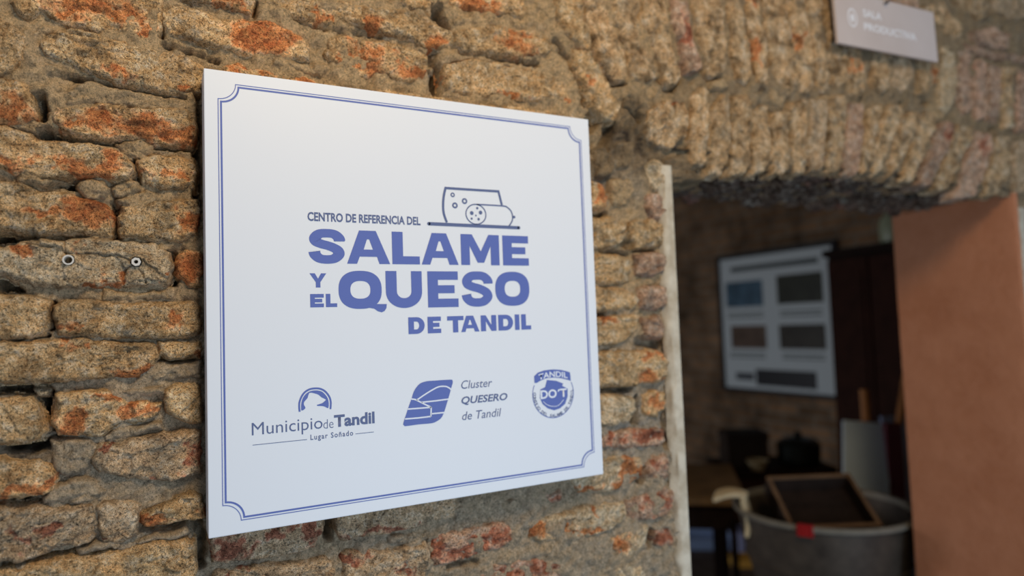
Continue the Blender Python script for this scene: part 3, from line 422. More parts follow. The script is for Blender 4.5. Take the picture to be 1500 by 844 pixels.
GAPS = [
 ([(-0.2202, 1.6795), (-0.2103, 1.6798), (-0.1962, 1.6777)],0.0082,0.03),
 ([(-0.2199, 1.6265), (-0.2107, 1.6159)],0.0081,0.028),
 ([(-0.1023, 1.7278), (-0.1008, 1.7068), (-0.1001, 1.6849)],0.0035,0.026),
 ([(-0.0365, 1.6624), (-0.0334, 1.6416), (-0.0344, 1.6263)],0.0045,0.024),
 ([(-0.0777, 1.7829), (-0.0785, 1.7595)],0.0036,0.024),
 ([(-0.1694, 1.5989), (-0.17, 1.5698)],0.0025,0.022),
 ([(-0.1794, 1.492), (-0.1725, 1.471), (-0.1711, 1.4505)],0.0074,0.034),
 ([(-0.2192, 1.4975), (-0.1929, 1.4955), (-0.1794, 1.4896)],0.0048,0.03),
 ([(-0.2124, 1.4308), (-0.1859, 1.4253), (-0.169, 1.4299)],0.0056,0.028),
 ([(0.3409, 1.9912), (0.3449, 1.9694), (0.3475, 1.9384)],0.0079,0.036),
 ([(0.334, 2.0687), (0.3595, 2.0566), (0.3687, 2.0434)],0.0057,0.028),
 ([(-0.049, 1.9849), (-0.0483, 1.9569)],0.0023,0.02),
 ([(0.0718, 2.0277), (0.0707, 2.0075)],0.0025,0.016),
 ([(-0.1803, 1.8135), (-0.1592, 1.8088), (-0.1449, 1.8068)],0.0051,0.026),
 ([(-0.2209, 1.8142), (-0.2076, 1.8106), (-0.1733, 1.8057)],0.0033,0.022),
 ([(-0.1839, 1.8558), (-0.1803, 1.8348)],0.006,0.024),
 ([(-0.1801, 1.7557), (-0.1485, 1.7494)],0.0034,0.024),
 ([(-0.0056, 1.8414), (-0.0057, 1.7294)],0.0038,0.022),
 ([(-0.0044, 1.8792), (-0.003, 1.8416)],0.0019,0.012),
 ([(0.1594, 1.2825), (0.1608, 1.2584)],0.0057,0.022),
 ([(-0.0095, 1.3016), (-0.0049, 1.2789), (-0.0083, 1.2533)],0.0061,0.024),
 ([(0.3019, 1.2386), (0.3047, 1.2228)],0.003,0.018),
 ([(0.7267, 1.2801), (0.721, 1.2626)],0.0061,0.022),
 ([(0.7942, 1.3342), (0.7849, 1.3163)],0.005,0.02),
 ([(0.7311, 1.1456), (0.7388, 1.1685)],0.0048,0.02),
 ([(0.5029, 2.0075), (0.5369, 2.0079)],0.0036,0.02),
 ([(0.444, 2.0053), (0.4961, 2.004)],0.0035,0.022),
 ([(0.5781, 2.0539), (0.6083, 2.0214), (0.6241, 1.9861), (0.6371, 1.9502)],0.0063,0.02),
 ([(0.652, 2.0664), (0.6683, 2.0307), (0.6971, 1.9938), (0.7257, 1.9977)],0.0032,0.022),
 ([(0.7606, 2.045), (0.8086, 2.0147), (0.8457, 2.0063), (0.8648, 2.0308)],0.0047,0.024),
 ([(0.9295, 2.0571), (0.9467, 2.0384), (0.9752, 2.0425)],0.0071,0.024),
 ([(1.0815, 2.0947), (1.085, 2.0359)],0.0038,0.024),
 ([(0.6632, 1.9344), (0.6441, 1.9133)],0.0128,0.016),
 ([(0.693, 1.9187), (0.6751, 1.8723)],0.0103,0.014),
 ([(0.7348, 1.9624), (0.7576, 1.939)],0.0079,0.016),
 ([(0.639, 1.7571), (0.6716, 1.75)],0.005,0.02),
 ([(0.7118, 1.6974), (0.7351, 1.6916), (0.775, 1.6848)],0.0076,0.016),
 ([(0.6575, 1.6836), (0.7184, 1.6761)],0.0037,0.016),
 ([(0.6291, 1.5651), (0.6589, 1.5692)],0.0036,0.016),
 ([(0.7327, 1.5148), (0.7886, 1.506)],0.0075,0.014),
 ([(0.6223, 1.4334), (0.7119, 1.4266)],0.0047,0.02),
 ([(0.7234, 1.4096), (0.7208, 1.3667)],0.0049,0.022),
 ([(0.786, 1.3855), (0.7853, 1.3226)],0.0038,0.014),
 ([(1.4351, 2.0832), (1.4351, 2.0091), (1.4115, 1.9008)],0.0067,0.028),
 ([(1.5151, 2.1533), (1.5087, 2.0932)],0.0052,0.018),
 ([(1.4792, 1.9642), (1.5059, 2.0423)],0.005,0.02),
 ([(1.5844, 2.0689), (1.5592, 2.0146)],0.007,0.022),
 ([(1.6853, 2.0816), (1.7069, 2.0665)],0.0108,0.02),
 ([(1.6926, 2.0205), (1.6424, 1.9629)],0.0072,0.022),
 ([(1.8751, 2.0032), (1.7908, 1.9137), (1.7531, 1.8574)],0.0075,0.024),
 ([(1.9972, 2.044), (1.9988, 2.0059), (1.9563, 1.9452)],0.0117,0.02),
 ([(1.2941, 2.0325), (1.2866, 1.9531), (1.2661, 1.8812)],0.0048,0.018),
 ([(1.1105, 1.9946), (1.1028, 1.8756)],0.003,0.014),
 ([(0.9897, 1.9801), (0.9775, 1.8654)],0.0036,0.018),
 ([(1.176, 2.094), (1.1672, 1.941)],0.0031,0.014),
 ([(0.3541, 2.0726), (0.3592, 2.0451)],0.0057,0.024),
 ([(0.1232, 2.0154), (0.1722, 2.0059), (0.2559, 2.0122)],0.002,0.008),
 ([(-0.1557, 1.89), (-0.1229, 1.8833), (-0.0773, 1.8788), (-0.0211, 1.8751)],0.0026,0.02),
 ([(-0.0452, 1.9463), (0.0046, 1.9394), (0.0217, 1.9306)],0.0028,0.012),
 ([(-0.1698, 1.8129), (-0.1081, 1.8078), (-0.0092, 1.8073)],0.0026,0.018),
 ([(-0.0517, 1.5252), (-0.0026, 1.5207)],0.0035,0.016),
 ([(-0.2195, 1.5577), (-0.1727, 1.5599)],0.0016,0.012),
 ([(-0.2185, 1.3645), (-0.179, 1.36)],0.0031,0.014),
 ([(-0.2181, 1.2942), (-0.1447, 1.2921)],0.0023,0.012),
 ([(-0.0758, 1.312), (-0.0491, 1.3075), (-0.0095, 1.3078)],0.0034,0.018),
 ([(0.3424, 1.1799), (0.3887, 1.1813)],0.0031,0.01),
]
CRACKS = [
 [(-0.1949, 1.6728), (-0.1799, 1.669), (-0.166, 1.6693), (-0.159, 1.6669), (-0.1541, 1.6611), (-0.1448, 1.6604), (-0.1341, 1.6598), (-0.1246, 1.6612), (-0.1143, 1.6575), (-0.1062, 1.6603), (-0.0994, 1.6586), (-0.0896, 1.6553), (-0.0843, 1.6501)],
 [(-0.1576, 1.6805), (-0.1555, 1.6704), (-0.1534, 1.6603)],
 [(-0.072, 1.6529), (-0.0643, 1.645), (-0.0565, 1.6406), (-0.0487, 1.6326), (-0.0415, 1.6281)],
 [(-0.0843, 1.6457), (-0.0912, 1.6395), (-0.092, 1.6281), (-0.0935, 1.6194)],
 [(-0.0767, 1.6422), (-0.0721, 1.6352), (-0.0675, 1.6237)],
]
ANCHORS = [(-0.1512, 1.652), (-0.0785, 1.6506)]
PRINT = {
 'leaf': [[(0.25634, 0.11807), (0.2637, 0.13728), (0.27004, 0.15302), (0.27271, 0.16028), (0.27634, 0.16608), (0.28147, 0.17134), (0.28653, 0.1738), (0.2936, 0.17519), (0.30373, 0.17524), (0.33155, 0.17494), (0.33411, 0.17332), (0.33475, 0.17038), (0.3322, 0.16287), (0.32873, 0.15257), (0.32302, 0.13677), (0.31853, 0.12573), (0.31422, 0.11948), (0.30694, 0.11545), (0.29877, 0.11361), (0.27976, 0.11389), (0.26009, 0.11335), (0.25741, 0.11473)]],
 'leafcuts': [[(0.27733, 0.14896), (0.29102, 0.1565), (0.3054, 0.16343), (0.31366, 0.16596), (0.32292, 0.16547), (0.32804, 0.16318), (0.33209, 0.1598)], [(0.28468, 0.14526), (0.30687, 0.14557), (0.32748, 0.14644)], [(0.269, 0.15124), (0.27489, 0.1501), (0.28074, 0.14699), (0.29057, 0.14147), (0.29949, 0.13673)], [(0.26321, 0.13732), (0.28045, 0.137), (0.29949, 0.13673)], [(0.29949, 0.13673), (0.29847, 0.12334)], [(0.25892, 0.12363), (0.28004, 0.1232), (0.29847, 0.12362)], [(0.2992, 0.12732), (0.32064, 0.12725)]],
 'arch_ring': [[(0.11275, 0.14725), (0.11234, 0.15319), (0.11271, 0.15961), (0.1152, 0.1664), (0.11898, 0.17176), (0.12354, 0.17492), (0.12836, 0.17646), (0.13479, 0.17668), (0.1407, 0.17553), (0.14605, 0.17239), (0.15031, 0.1674), (0.1532, 0.16168), (0.15415, 0.15501), (0.15344, 0.14712)]],
 'arch_fill': [[(0.1154, 0.14835), (0.1148, 0.15298), (0.11533, 0.15938), (0.11755, 0.16567), (0.12134, 0.17022), (0.12563, 0.17287), (0.13045, 0.17396), (0.13688, 0.17363), (0.14278, 0.17154), (0.14703, 0.16711), (0.1502, 0.16192), (0.15142, 0.15524), (0.15058, 0.14874), (0.14617, 0.15104), (0.14186, 0.15235), (0.13648, 0.15298), (0.13571, 0.1544), (0.14248, 0.156), (0.14577, 0.15845), (0.14772, 0.16048), (0.14209, 0.16395), (0.13785, 0.16783), (0.13252, 0.17016), (0.12587, 0.17138), (0.12335, 0.16465), (0.11904, 0.16015), (0.11843, 0.15589), (0.12046, 0.1514)]],
 'board': [[(0.30404, 0.40823), (0.45686, 0.40764)]],
 'cheese': [[(0.33318, 0.41125), (0.32862, 0.42458), (0.32795, 0.43807), (0.3295, 0.45171), (0.33268, 0.46393), (0.37521, 0.464), (0.42245, 0.46426), (0.42765, 0.44277)]],
 'salami': [[(0.38369, 0.44154), (0.42881, 0.44142), (0.43725, 0.43945), (0.44375, 0.43375), (0.4462, 0.42455), (0.44429, 0.4168), (0.43912, 0.41004)]],
 'face': [[(0.38198, 0.42652)], [(0.36518, 0.42416)], [(0.39908, 0.42999)], [(0.38252, 0.44148)], [(0.3814, 0.41053)]],
 'holes': [[(0.3441, 0.45415)], [(0.34727, 0.43804)], [(0.36353, 0.44556)]],
 'dots': [[(0.38464, 0.43571)], [(0.37507, 0.42758)], [(0.39, 0.42903)], [(0.38189, 0.42406)], [(0.37453, 0.41896)], [(0.38634, 0.4185)], [(0.44891, 0.42467)]],
 'qtail': [[(0.21674, 0.28972), (0.23646, 0.28939), (0.2357, 0.28347), (0.23296, 0.27959), (0.22887, 0.27771), (0.22348, 0.2792), (0.21758, 0.28324), (0.21065, 0.28436), (0.20176, 0.28414), (0.20683, 0.29027)]],
 'banner': [[(0.4745, 0.17034), (0.48142, 0.17566), (0.49299, 0.1784), (0.5094, 0.17913), (0.52452, 0.17737), (0.53558, 0.17455), (0.54181, 0.17238), (0.5429, 0.16578), (0.54297, 0.15842), (0.53493, 0.16099), (0.5239, 0.16411), (0.51016, 0.16586), (0.49649, 0.16562), (0.48553, 0.16243), (0.4787, 0.15944), (0.47471, 0.15973)]],
 'hex': [[(0.49773, 0.16297), (0.51541, 0.16034), (0.52834, 0.15497), (0.52609, 0.1516), (0.53632, 0.14613), (0.5357, 0.1332), (0.53026, 0.12188), (0.52024, 0.11572), (0.50912, 0.11345), (0.49704, 0.11777), (0.48793, 0.1255), (0.48365, 0.13508), (0.48493, 0.14883), (0.49383, 0.15164)]],
 'hexarc': [[(0.48945, 0.12941), (0.49595, 0.12365), (0.50669, 0.12017), (0.51772, 0.12085), (0.52782, 0.12913)]],
 'dring': [[(0.50829, 0.14007)], [(0.47066, 0.14302)], [(0.54717, 0.13701)], [(0.50653, 0.10184)]],
}

# ---------------------------------------------------------------- front wall: mortar bed with the doorway
DX0, DX1, DZ = 0.823, 2.060, Z0+0.562
def steps(marks):
    r = []
    for (a, s), (b, _) in zip(marks[:-1], marks[1:]):
        n = max(1, int(round((b-a)/s))); r += list(np.linspace(a, b, n, endpoint=False))
    return np.array(r+[marks[-1][0]])
gx = steps([(-1.2, .05), (-0.75, .012), (-0.26, .003), (DX0, .005), (DX1, .006), (2.45, .05), (3.7, .05)])
gz = steps([(0.0, .08), (Z0-0.60, .012), (Z0-0.26, .003), (Z0-0.02, .003), (DZ, .0032), (Z0+1.20, .02), (Z0+1.36, .04), (2.75, .04)])
GX, GZ = np.meshgrid(gx, gz)
def mortar_height(x, z):
    h = 0.013+(fbm(x, z, 0.05, 4, 3)-0.5)*0.022+(fbm(x, z, 0.014, 3, 11, 0.65)-0.5)*0.019
    up = sstep(Z0+0.45, Z0+0.62, z)
    h = h-0.006*up+0.003*sstep(0.7, 0.85, x)*up
    low = sstep(Z0+0.10, Z0-0.04, z)*sstep(0.1, 0.3, x)
    h = h-0.007*low
    return h
H = mortar_height(GX, GZ)
for pl, hw, dep in GAPS:
    xs = [p[0] for p in pl]; zs = [p[1] for p in pl]; m = 0.03
    i0, i1 = np.searchsorted(gx, [min(xs)-m, max(xs)+m]); j0, j1 = np.searchsorted(gz, [min(zs)-m, max(zs)+m])
    sx, sz = GX[j0:j1, i0:i1], GZ[j0:j1, i0:i1]
    d = segdist(sx, sz, pl, False)+(fbm(sx, sz, 0.008, 2, 5)-0.5)*0.005
    H[j0:j1, i0:i1] += 1.8*dep*(1-sstep(hw*0.6, hw*1.35+0.001, d))
H = np.minimum(H+0.0025*sstep(0.08, 0.02, GX)*sstep(Z0+0.52, Z0+0.44, GZ), 0.078)
grey = 0.05+0.60*sstep(Z0+0.42, Z0+0.15, GZ)+0.25*sstep(0.75, 1.2, GX)
for cx, cz, rx, rz, k in ((-0.17, Z0+0.47, 0.06, 0.02, 0.8), (0.72, Z0+0.06, 0.10, 0.05, 0.5), (0.70, Z0+0.52, 0.07, 0.06, 0.7), (0.35, Z0+0.66, 0.05, 0.03, 0.4)):
    grey = grey+k*np.exp(-((GX-cx)/rx)**2-((GZ-cz)/rz)**2)
cx_ = (gx[:-1]+gx[1:])/2; cz_ = (gz[:-1]+gz[1:])/2
CX, CZ = np.meshgrid(cx_, cz_)
keep = ~((CX > DX0) & (CX < DX1) & (CZ < DZ))
soot_dark = np.zeros(GX.shape)
soot_dark = 0.42*sstep(0.76, 0.86, GX)*sstep(Z0+0.54, Z0+0.60, GZ)
for cx, cz, rx, rz, k in ((0.74, Z0+0.60, 0.085, 0.075, 1.2), (0.80, Z0+0.545, 0.06, 0.03, 1.2), (0.66, Z0+0.52, 0.03, 0.06, 0.8), (1.45, Z0+0.565, 0.7, 0.02, 1.0), (-0.20, Z0+0.135, 0.03, 0.05, 0.9), (-0.16, Z0+0.50, 0.03, 0.012, 0.6)):  # soot by the arch foot; plain darkening at the arch lip and left joints
    soot_dark = np.maximum(soot_dark, k*np.exp(-((GX-cx)/rx)**2-((GZ-cz)/rz)**2))
soot_dark = np.clip(soot_dark, 0, 1)
me = grid_mesh('wall_front', GX, H, GZ, keep, {'grey': grey, 'soot_dark': soot_dark}, flip=False)
wall = link('wall_front', me, MORTAR); tag(wall, 'rough old brick wall with lime mortar and an arched doorway', kind='structure')
core = MB()
for a in ((-1.2, DX0-0.001, 0, 2.75), (DX1+0.001, 3.7, 0, 2.75), (DX0-0.001, DX1+0.001, DZ+0.012, 2.75)):
    core.box(a[0], a[1], 0.082, 0.34, a[2], a[3])
co = core.build('wall_core', MORTAR, wall)

# ---------------------------------------------------------------- bricks
def make_brick(poly, cls, frac, patches, yf, res, seed, place=None, cracks=None, parent=wall, rim=0.0085, name='brick', thick=None):
    xs = [p[0] for p in poly]; zs = [p[1] for p in poly]
    cx, cz = sum(xs)/len(xs), sum(zs)/len(zs)
    m = 0.004
    ax = np.arange(min(xs)-m, max(xs)+m+res, res); az = np.arange(min(zs)-m, max(zs)+m+res, res)
    X, Z = np.meshgrid(ax, az)
    wx = X+(fbm(X, Z, 0.022, 3, seed)-0.5)*0.009; wz = Z+(fbm(X, Z, 0.020, 3, seed+31)-0.5)*0.008
    sd = segdist(wx, wz, poly, True); ins = inside(wx, wz, poly); sd = np.where(ins, sd, -sd)
    arch = cx > 0.66 and cz > Z0+0.53 and place is None
    sd = sd+(fbm(X, Z, 0.006, 2, seed+7)-0.5)*0.0028+(0.0014 if arch else 0.0030)*(0.3 if place else 1)
    rimv = rim*(0.55+1.1*fbm(X, Z, 0.03, 2, seed+17))
    if arch: rimv = rimv*0.8
    t = np.clip(sd/rimv, 0, 1); prof = np.sqrt(1-(1-t)**2)
    tx = (h2(seed, 1.0, 1)-0.5)*0.03; tz = (h2(seed, 2.0, 1)-0.5)*0.10
    face = yf/1000+(fbm(X, Z, 0.045, 3, seed+2)-0.5)*0.010+(fbm(X, Z, 0.012, 4, seed+3, 0.62)-0.5)*0.0070+(fbm(X, Z, 0.005, 2, seed+71)-0.5)*0.0026
    face = face-tx*(X-cx)-tz*(Z-cz)*0.6
    pa = np.array(poly)-np.array([cx, cz]); ang = 0.5*math.atan2(2*(pa[:, 0]*pa[:, 1]).sum(), (pa[:, 0]**2).sum()-(pa[:, 1]**2).sum())
    U = (X-cx)*math.cos(ang)+(Z-cz)*math.sin(ang); V = -(X-cx)*math.sin(ang)+(Z-cz)*math.cos(ang)
    V = V+(fbm(X, Z, 0.03, 2, seed+22)-0.5)*0.02
    rid = 1-np.abs(2*fbm(U*0.22, V, 0.016, 3, seed+23)-1)
    sm_ = 0.45 if cls == 'c' else 1.0
    face = face+sm_*((fbm(U*0.25, V, 0.010, 3, seed+21)-0.5)*0.0060+np.clip(rid-0.82, 0, 1)*0.016)
    step = fbm(X, Z, 0.035, 3, seed+25, 0.55); face = face+0.0035*(sstep(0.50, 0.53, step)-0.5)
    wear = np.full(X.shape, -0.62)
    wear = wear+frac*0.9
    wear = wear+(fbm(X, Z, 0.03, 3, seed+9)-0.5)*0.9
    PX = X+(fbm(X, Z, 0.028, 4, seed+51, 0.6)-0.5)*0.060; PZ = Z+(fbm(X, Z, 0.020, 4, seed+61, 0.6)-0.5)*0.034
    for px, pz, rx, rz in patches:
        q = ((PX-px)/rx)**2+((PZ-pz)/rz)**2+(fbm(X, Z, 0.020, 4, seed+12, 0.65)-0.5)*2.4
        wear = np.maximum(wear, 1.05-q*0.72)
    wm = sstep(0.35, 0.65, wear)
    if cls != 'm': face = face+wm*0.0016
    else: face = face+0.002
    if cracks:
        for c in cracks:
            d = segdist(X+(fbm(X, Z, 0.006, 2, 77)-0.5)*0.003, Z+(fbm(X, Z, 0.006, 2, 78)-0.5)*0.003, c, False)
            face = face+0.006*np.exp(-(d/0.0011)**2)
        for (qx, qz) in ANCHORS:
            d = np.hypot(X-qx, Z-qz); face = np.where(d < 0.0062, 0.022, face)
    y = 0.034*(1-prof)+face*prof
    inn = (X > -0.004) & (X < 0.604) & (Z > Z0-0.004) & (Z < Z0+0.604)
    y = np.where(inn, np.maximum(y, -0.0035), y)
    k = (sd[:-1, :-1] > -0.0018) | (sd[1:, :-1] > -0.0018) | (sd[:-1, 1:] > -0.0018) | (sd[1:, 1:] > -0.0018)
    if arch and cls == 't': cls = 'a'
    if place: GXp, GYp, GZp = place(X, y, Z)
    else: GXp, GYp, GZp = X, y, Z
    o3 = place(np.array(cx), np.array(0.0), np.array(cz)) if place else (cx, 0.0, cz)
    me = grid_mesh(name, GXp-float(o3[0]), GYp-float(o3[1]), GZp-float(o3[2]), k, {'wear': wear, 'grey': np.full(X.shape, 0.1 if cz > Z0+0.3 else 0.6), 'soot_dark': np.full(X.shape, 0.75 if (0.66 < cx < 0.88 and Z0+0.50 < cz < Z0+0.68) else 0.0)})
    o = link(name, me, BMATS[cls], parent); o.location = (float(o3[0]), float(o3[1]), float(o3[2]))
    return o
for i, (poly, cls, frac, pat, yf, fi) in enumerate(BRICKS):
    x = sum(p[0] for p in poly)/len(poly)
    res = 0.0011 if fi else (0.0016 if x < 0.45 else (0.0021 if x < 0.95 else 0.0032))
    o = make_brick(poly, cls, frac, pat, yf, res, i*3+1, cracks=CRACKS if fi else None, name='mortar_lump' if cls == 'm' else 'brick')
    if fi:
        for q, (ax, az) in enumerate(ANCHORS):
            b_ = MB(); ro, ri = (0.0062, 0.0044) if q == 0 else (0.0056, 0.0026)
            b_.lathe([(ri, 0.0), (ri, 0.019), (ro, 0.019), (ro, 0.0)], n=28 if q == 0 else 7, m=Matrix.Rotation(math.radians(90), 4, 'X'))
            a_ = b_.build('wall_plug', plain('plug_plastic', srgb(206, 200, 190), 0.6), o, smooth=(q == 0)); a_['label'] = 'pale plastic wall plug sunk in the brick'
            a_.location = (ax-o.location.x, 0.010, az-o.location.z)
def course(x0, x1, z0, z1, seed):
    r = random.Random(seed); z = z0; row = 0
    while z+0.05 < z1:
        x = x0-(row % 2)*0.10
        while x < x1-0.06:
            L = r.uniform(0.17, 0.25); a = max(x, x0); b_ = min(x+L, x1)
            if b_-a > 0.05:
                yield [(a+.004, z+r.uniform(.0, .006)), ((a+b_)/2, z+r.uniform(-.002, .004)), (b_-.004, z+r.uniform(.0, .006)), (b_, z+.026), (b_-.005, z+.05+r.uniform(-.004, .003)), ((a+b_)/2, z+.052), (a+.005, z+.05), (a, z+.024)]
            x += L+0.012
        z += 0.064; row += 1
sd_ = 900
BB = [(min(p[0] for p in b_[0]), max(p[0] for p in b_[0]), min(p[1] for p in b_[0]), max(p[1] for p in b_[0])) for b_ in BRICKS]
for reg in ((-0.62, -0.255, Z0-0.30, Z0+0.95), (-0.25, 0.79, Z0-0.40, Z0+0.02), (-0.25, 0.80, Z0+0.66, Z0+1.16), (2.14, 2.40, Z0-0.25, Z0+0.62)):
    for poly in course(*reg, sd_):
        sd_ += 3
        x0, x1, z0, z1 = min(p[0] for p in poly), max(p[0] for p in poly), min(p[1] for p in poly), max(p[1] for p in poly)
        if any(x0 < b1-.012 and x1 > b0+.012 and z0 < b3-.006 and z1 > b2+.006 for b0, b1, b2, b3 in BB): continue
        make_brick(poly, random.choice('ttgpc'), random.uniform(0, .3), [], random.uniform(-3, 1), 0.005, sd_)
# plaster at the door corners
PLASTER = Mt('cream_jamb_plaster', 0.8, 0.3)
PLASTER.col(PLASTER.ramp(PLASTER.noise(25, 6), [(0.35, srgb(176, 160, 136)), (0.6, srgb(205, 192, 170))])); PLASTER.bump([(PLASTER.noise(60, 5), 0.5, 0.003)]); PLASTER = PLASTER.m
def jamb(name, x_in, sgn, ztop, yin, mat, width, z0=0.0):
    prof = []      # across the wall face, round the corner and into the reveal
    for u in np.linspace(0, 1, 8): prof.append((x_in-sgn*(width*(1-u)+0.006*u), -0.004+0.016*(1-u)**6))
    for k in range(1, 6):
        a = math.pi/2*k/5; prof.append((x_in-sgn*0.006+sgn*0.008*math.sin(a), 0.004-0.008*math.cos(a)))
    for yy in np.linspace(0.02, yin, 8): prof.append((x_in+sgn*0.002, yy))
    zz = np.linspace(z0, ztop, 160); X = np.zeros((len(zz), len(prof))); Y = X.copy(); Z = X.copy()
    for j, (px, py) in enumerate(prof):
        n = (fbm(zz, zz*0+j*0.3, 0.03, 3, 41)-0.5)
        X[:, j] = px+(n*0.010 if j < 4 else n*0.002); Y[:, j] = py+(n*0.003); Z[:, j] = zz
    return link(name, grid_mesh(name, X, Y, Z), mat)
j1 = jamb('trim_1', DX0, 1, Z0+0.548, 0.345, PLASTER, 0.030); tag(j1, kind='structure')

CLAY = Mt('terracotta_paint', 0.75, 0.3)
c1 = CLAY.noise(7, 5); c2 = CLAY.noise(60, 5)
CLAY.col(CLAY.mix(CLAY.ramp(c2, [(0.35, 0.0), (0.75, 0.25)]), CLAY.ramp(c1, [(0.3, srgb(172, 108, 72)), (0.7, srgb(188, 124, 88))]), srgb(200, 138, 106)))
CLAY.bump([(c1, 0.6, 0.012), (c2, 0.5, 0.002)]); CLAY = CLAY.m
j2 = jamb('trim_2', DX1, -1, Z0+0.572, 0.352, CLAY, 0.010); tag(j2, 'terracotta painted side of the doorway', kind='structure')
j3 = jamb('trim_3', DX1+0.008, -1, Z0+0.53, 0.012, PLASTER, 0.055); tag(j3, kind='structure'); j3.location.y = -0.001

# ---------------------------------------------------------------- underside of the arch
UNDER = brick_mat('brick_dark_underside', srgb(120, 100, 86), srgb(84, 66, 58), 0.5, srgb(160, 78, 52), srgb(100, 48, 36))  # darker brick tone for the arch underside
BMATS['s'] = UNDER
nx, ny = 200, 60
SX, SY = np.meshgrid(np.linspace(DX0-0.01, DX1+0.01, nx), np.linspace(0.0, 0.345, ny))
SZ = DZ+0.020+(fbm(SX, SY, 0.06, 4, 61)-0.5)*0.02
sof = link('ceiling_arch_soffit', grid_mesh('soffit', SX, SY, SZ, None, {'grey': SX*0+0.6, 'soot_dark': SX*0+0.8}, flip=True), MORTAR)
sof.name = 'trim_4'; tag(sof, 'dark brick underside of the doorway arch', kind='structure')
rr = random.Random(5); x = DX0+0.004; row = 0; s_ = 3000
while x < DX1-0.02:
    wd = rr.uniform(0.036, 0.056); y = 0.0
    cuts = [(0.014, 0.105), (0.113, 0.225), (0.233, 0.345)] if row % 2 else [(0.014, 0.06), (0.068, 0.18), (0.188, 0.29), (0.298, 0.347)]
    for (a, b_) in cuts:
        s_ += 3; dz = rr.uniform(-0.014, 0.006); xe = min(x+wd, DX1-0.004)
        poly = [(x+.003, a+.002), ((x+xe)/2, a), (xe-.003, a+.003), (xe, (a+b_)/2), (xe-.003, b_-.003), ((x+xe)/2, b_), (x+.003, b_-.002), (x, (a+b_)/2)]
        # brick underside: relief points down
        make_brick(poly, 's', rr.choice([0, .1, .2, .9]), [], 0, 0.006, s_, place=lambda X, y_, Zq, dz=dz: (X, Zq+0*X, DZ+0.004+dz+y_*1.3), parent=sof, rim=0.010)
    x += wd+0.006; row += 1

# ---------------------------------------------------------------- floor, far room shell
FL = Mt('worn_floor', 0.75, 0.3); FL.col(FL.ramp(FL.noise(6, 6), [(0.3, srgb(58, 48, 42)), (0.7, srgb(96, 84, 76))])); FL.bump([(FL.noise(40, 5), 0.4, 0.004)])
f_ = MB().box(-4, 6, -6, 5.2, -0.05, 0).build('floor', FL.m); tag(f_, kind='structure')
RW = Mt('far_room_rough_wall', 0.95, 0.1)
n1 = RW.noise(9, 6); n2 = RW.noise(2.0, 4)
bt = RW.n('ShaderNodeTexBrick'); bt.inputs['Scale'].default_value = 1.0; bt.inputs['Brick Width'].default_value = 0.24; bt.inputs['Row Height'].default_value = 0.065; bt.inputs['Mortar Size'].default_value = 0.010; bt.inputs['Mortar Smooth'].default_value = 0.4
bt.inputs['Color1'].default_value = srgb(140, 108, 80); bt.inputs['Color2'].default_value = srgb(104, 82, 62); bt.inputs['Mortar'].default_value = srgb(116, 104, 90)
mp = RW.n('ShaderNodeMapping'); mp.inputs['Rotation'].default_value = (math.radians(90), 0, math.radians(90))
sp = RW.n('ShaderNodeSeparateXYZ'); cb = RW.n('ShaderNodeCombineXYZ'); RW.L(RW.geo.outputs['Position'], sp.inputs[0])
RW.L(RW.math('ADD', sp.outputs[0], sp.outputs[1]), cb.inputs[0]); RW.L(sp.outputs[2], cb.inputs[1]); RW.L(cb.outputs[0], bt.inputs['Vector'])
RW.col(RW.mix(1.0, bt.outputs['Color'], RW.ramp(RW.math('ADD', RW.math('MULTIPLY', n1, .5), RW.math('MULTIPLY', n2, .5)), [(0.38, 0.45), (0.62, 1.3)]), 'MULTIPLY')); RW.bump([(bt.outputs['Fac'], -0.6, 0.01), (n1, 0.6, 0.01)])
def wbox(name, *a, mat=None):
    o = MB().box(*a).build(name, mat or RW.m); tag(o, kind='structure'); return o
wbox('wall_right', 3.6, 3.75, 0.34, 5.2, 0, 2.75)
wbox('wall_back', -1.2, 3.6, 5.05, 5.2, 0, 2.75)
wbox('wall_left', -1.35, -1.2, 0.34, 5.2, 0, 2.75)
wbox('ceiling', -1.35, 3.75, 0.0, 5.2, 2.75, 2.85, mat=plain('dark_ceiling_boards', srgb(70, 56, 44), 0.8, 0.2, 0.3, 8))

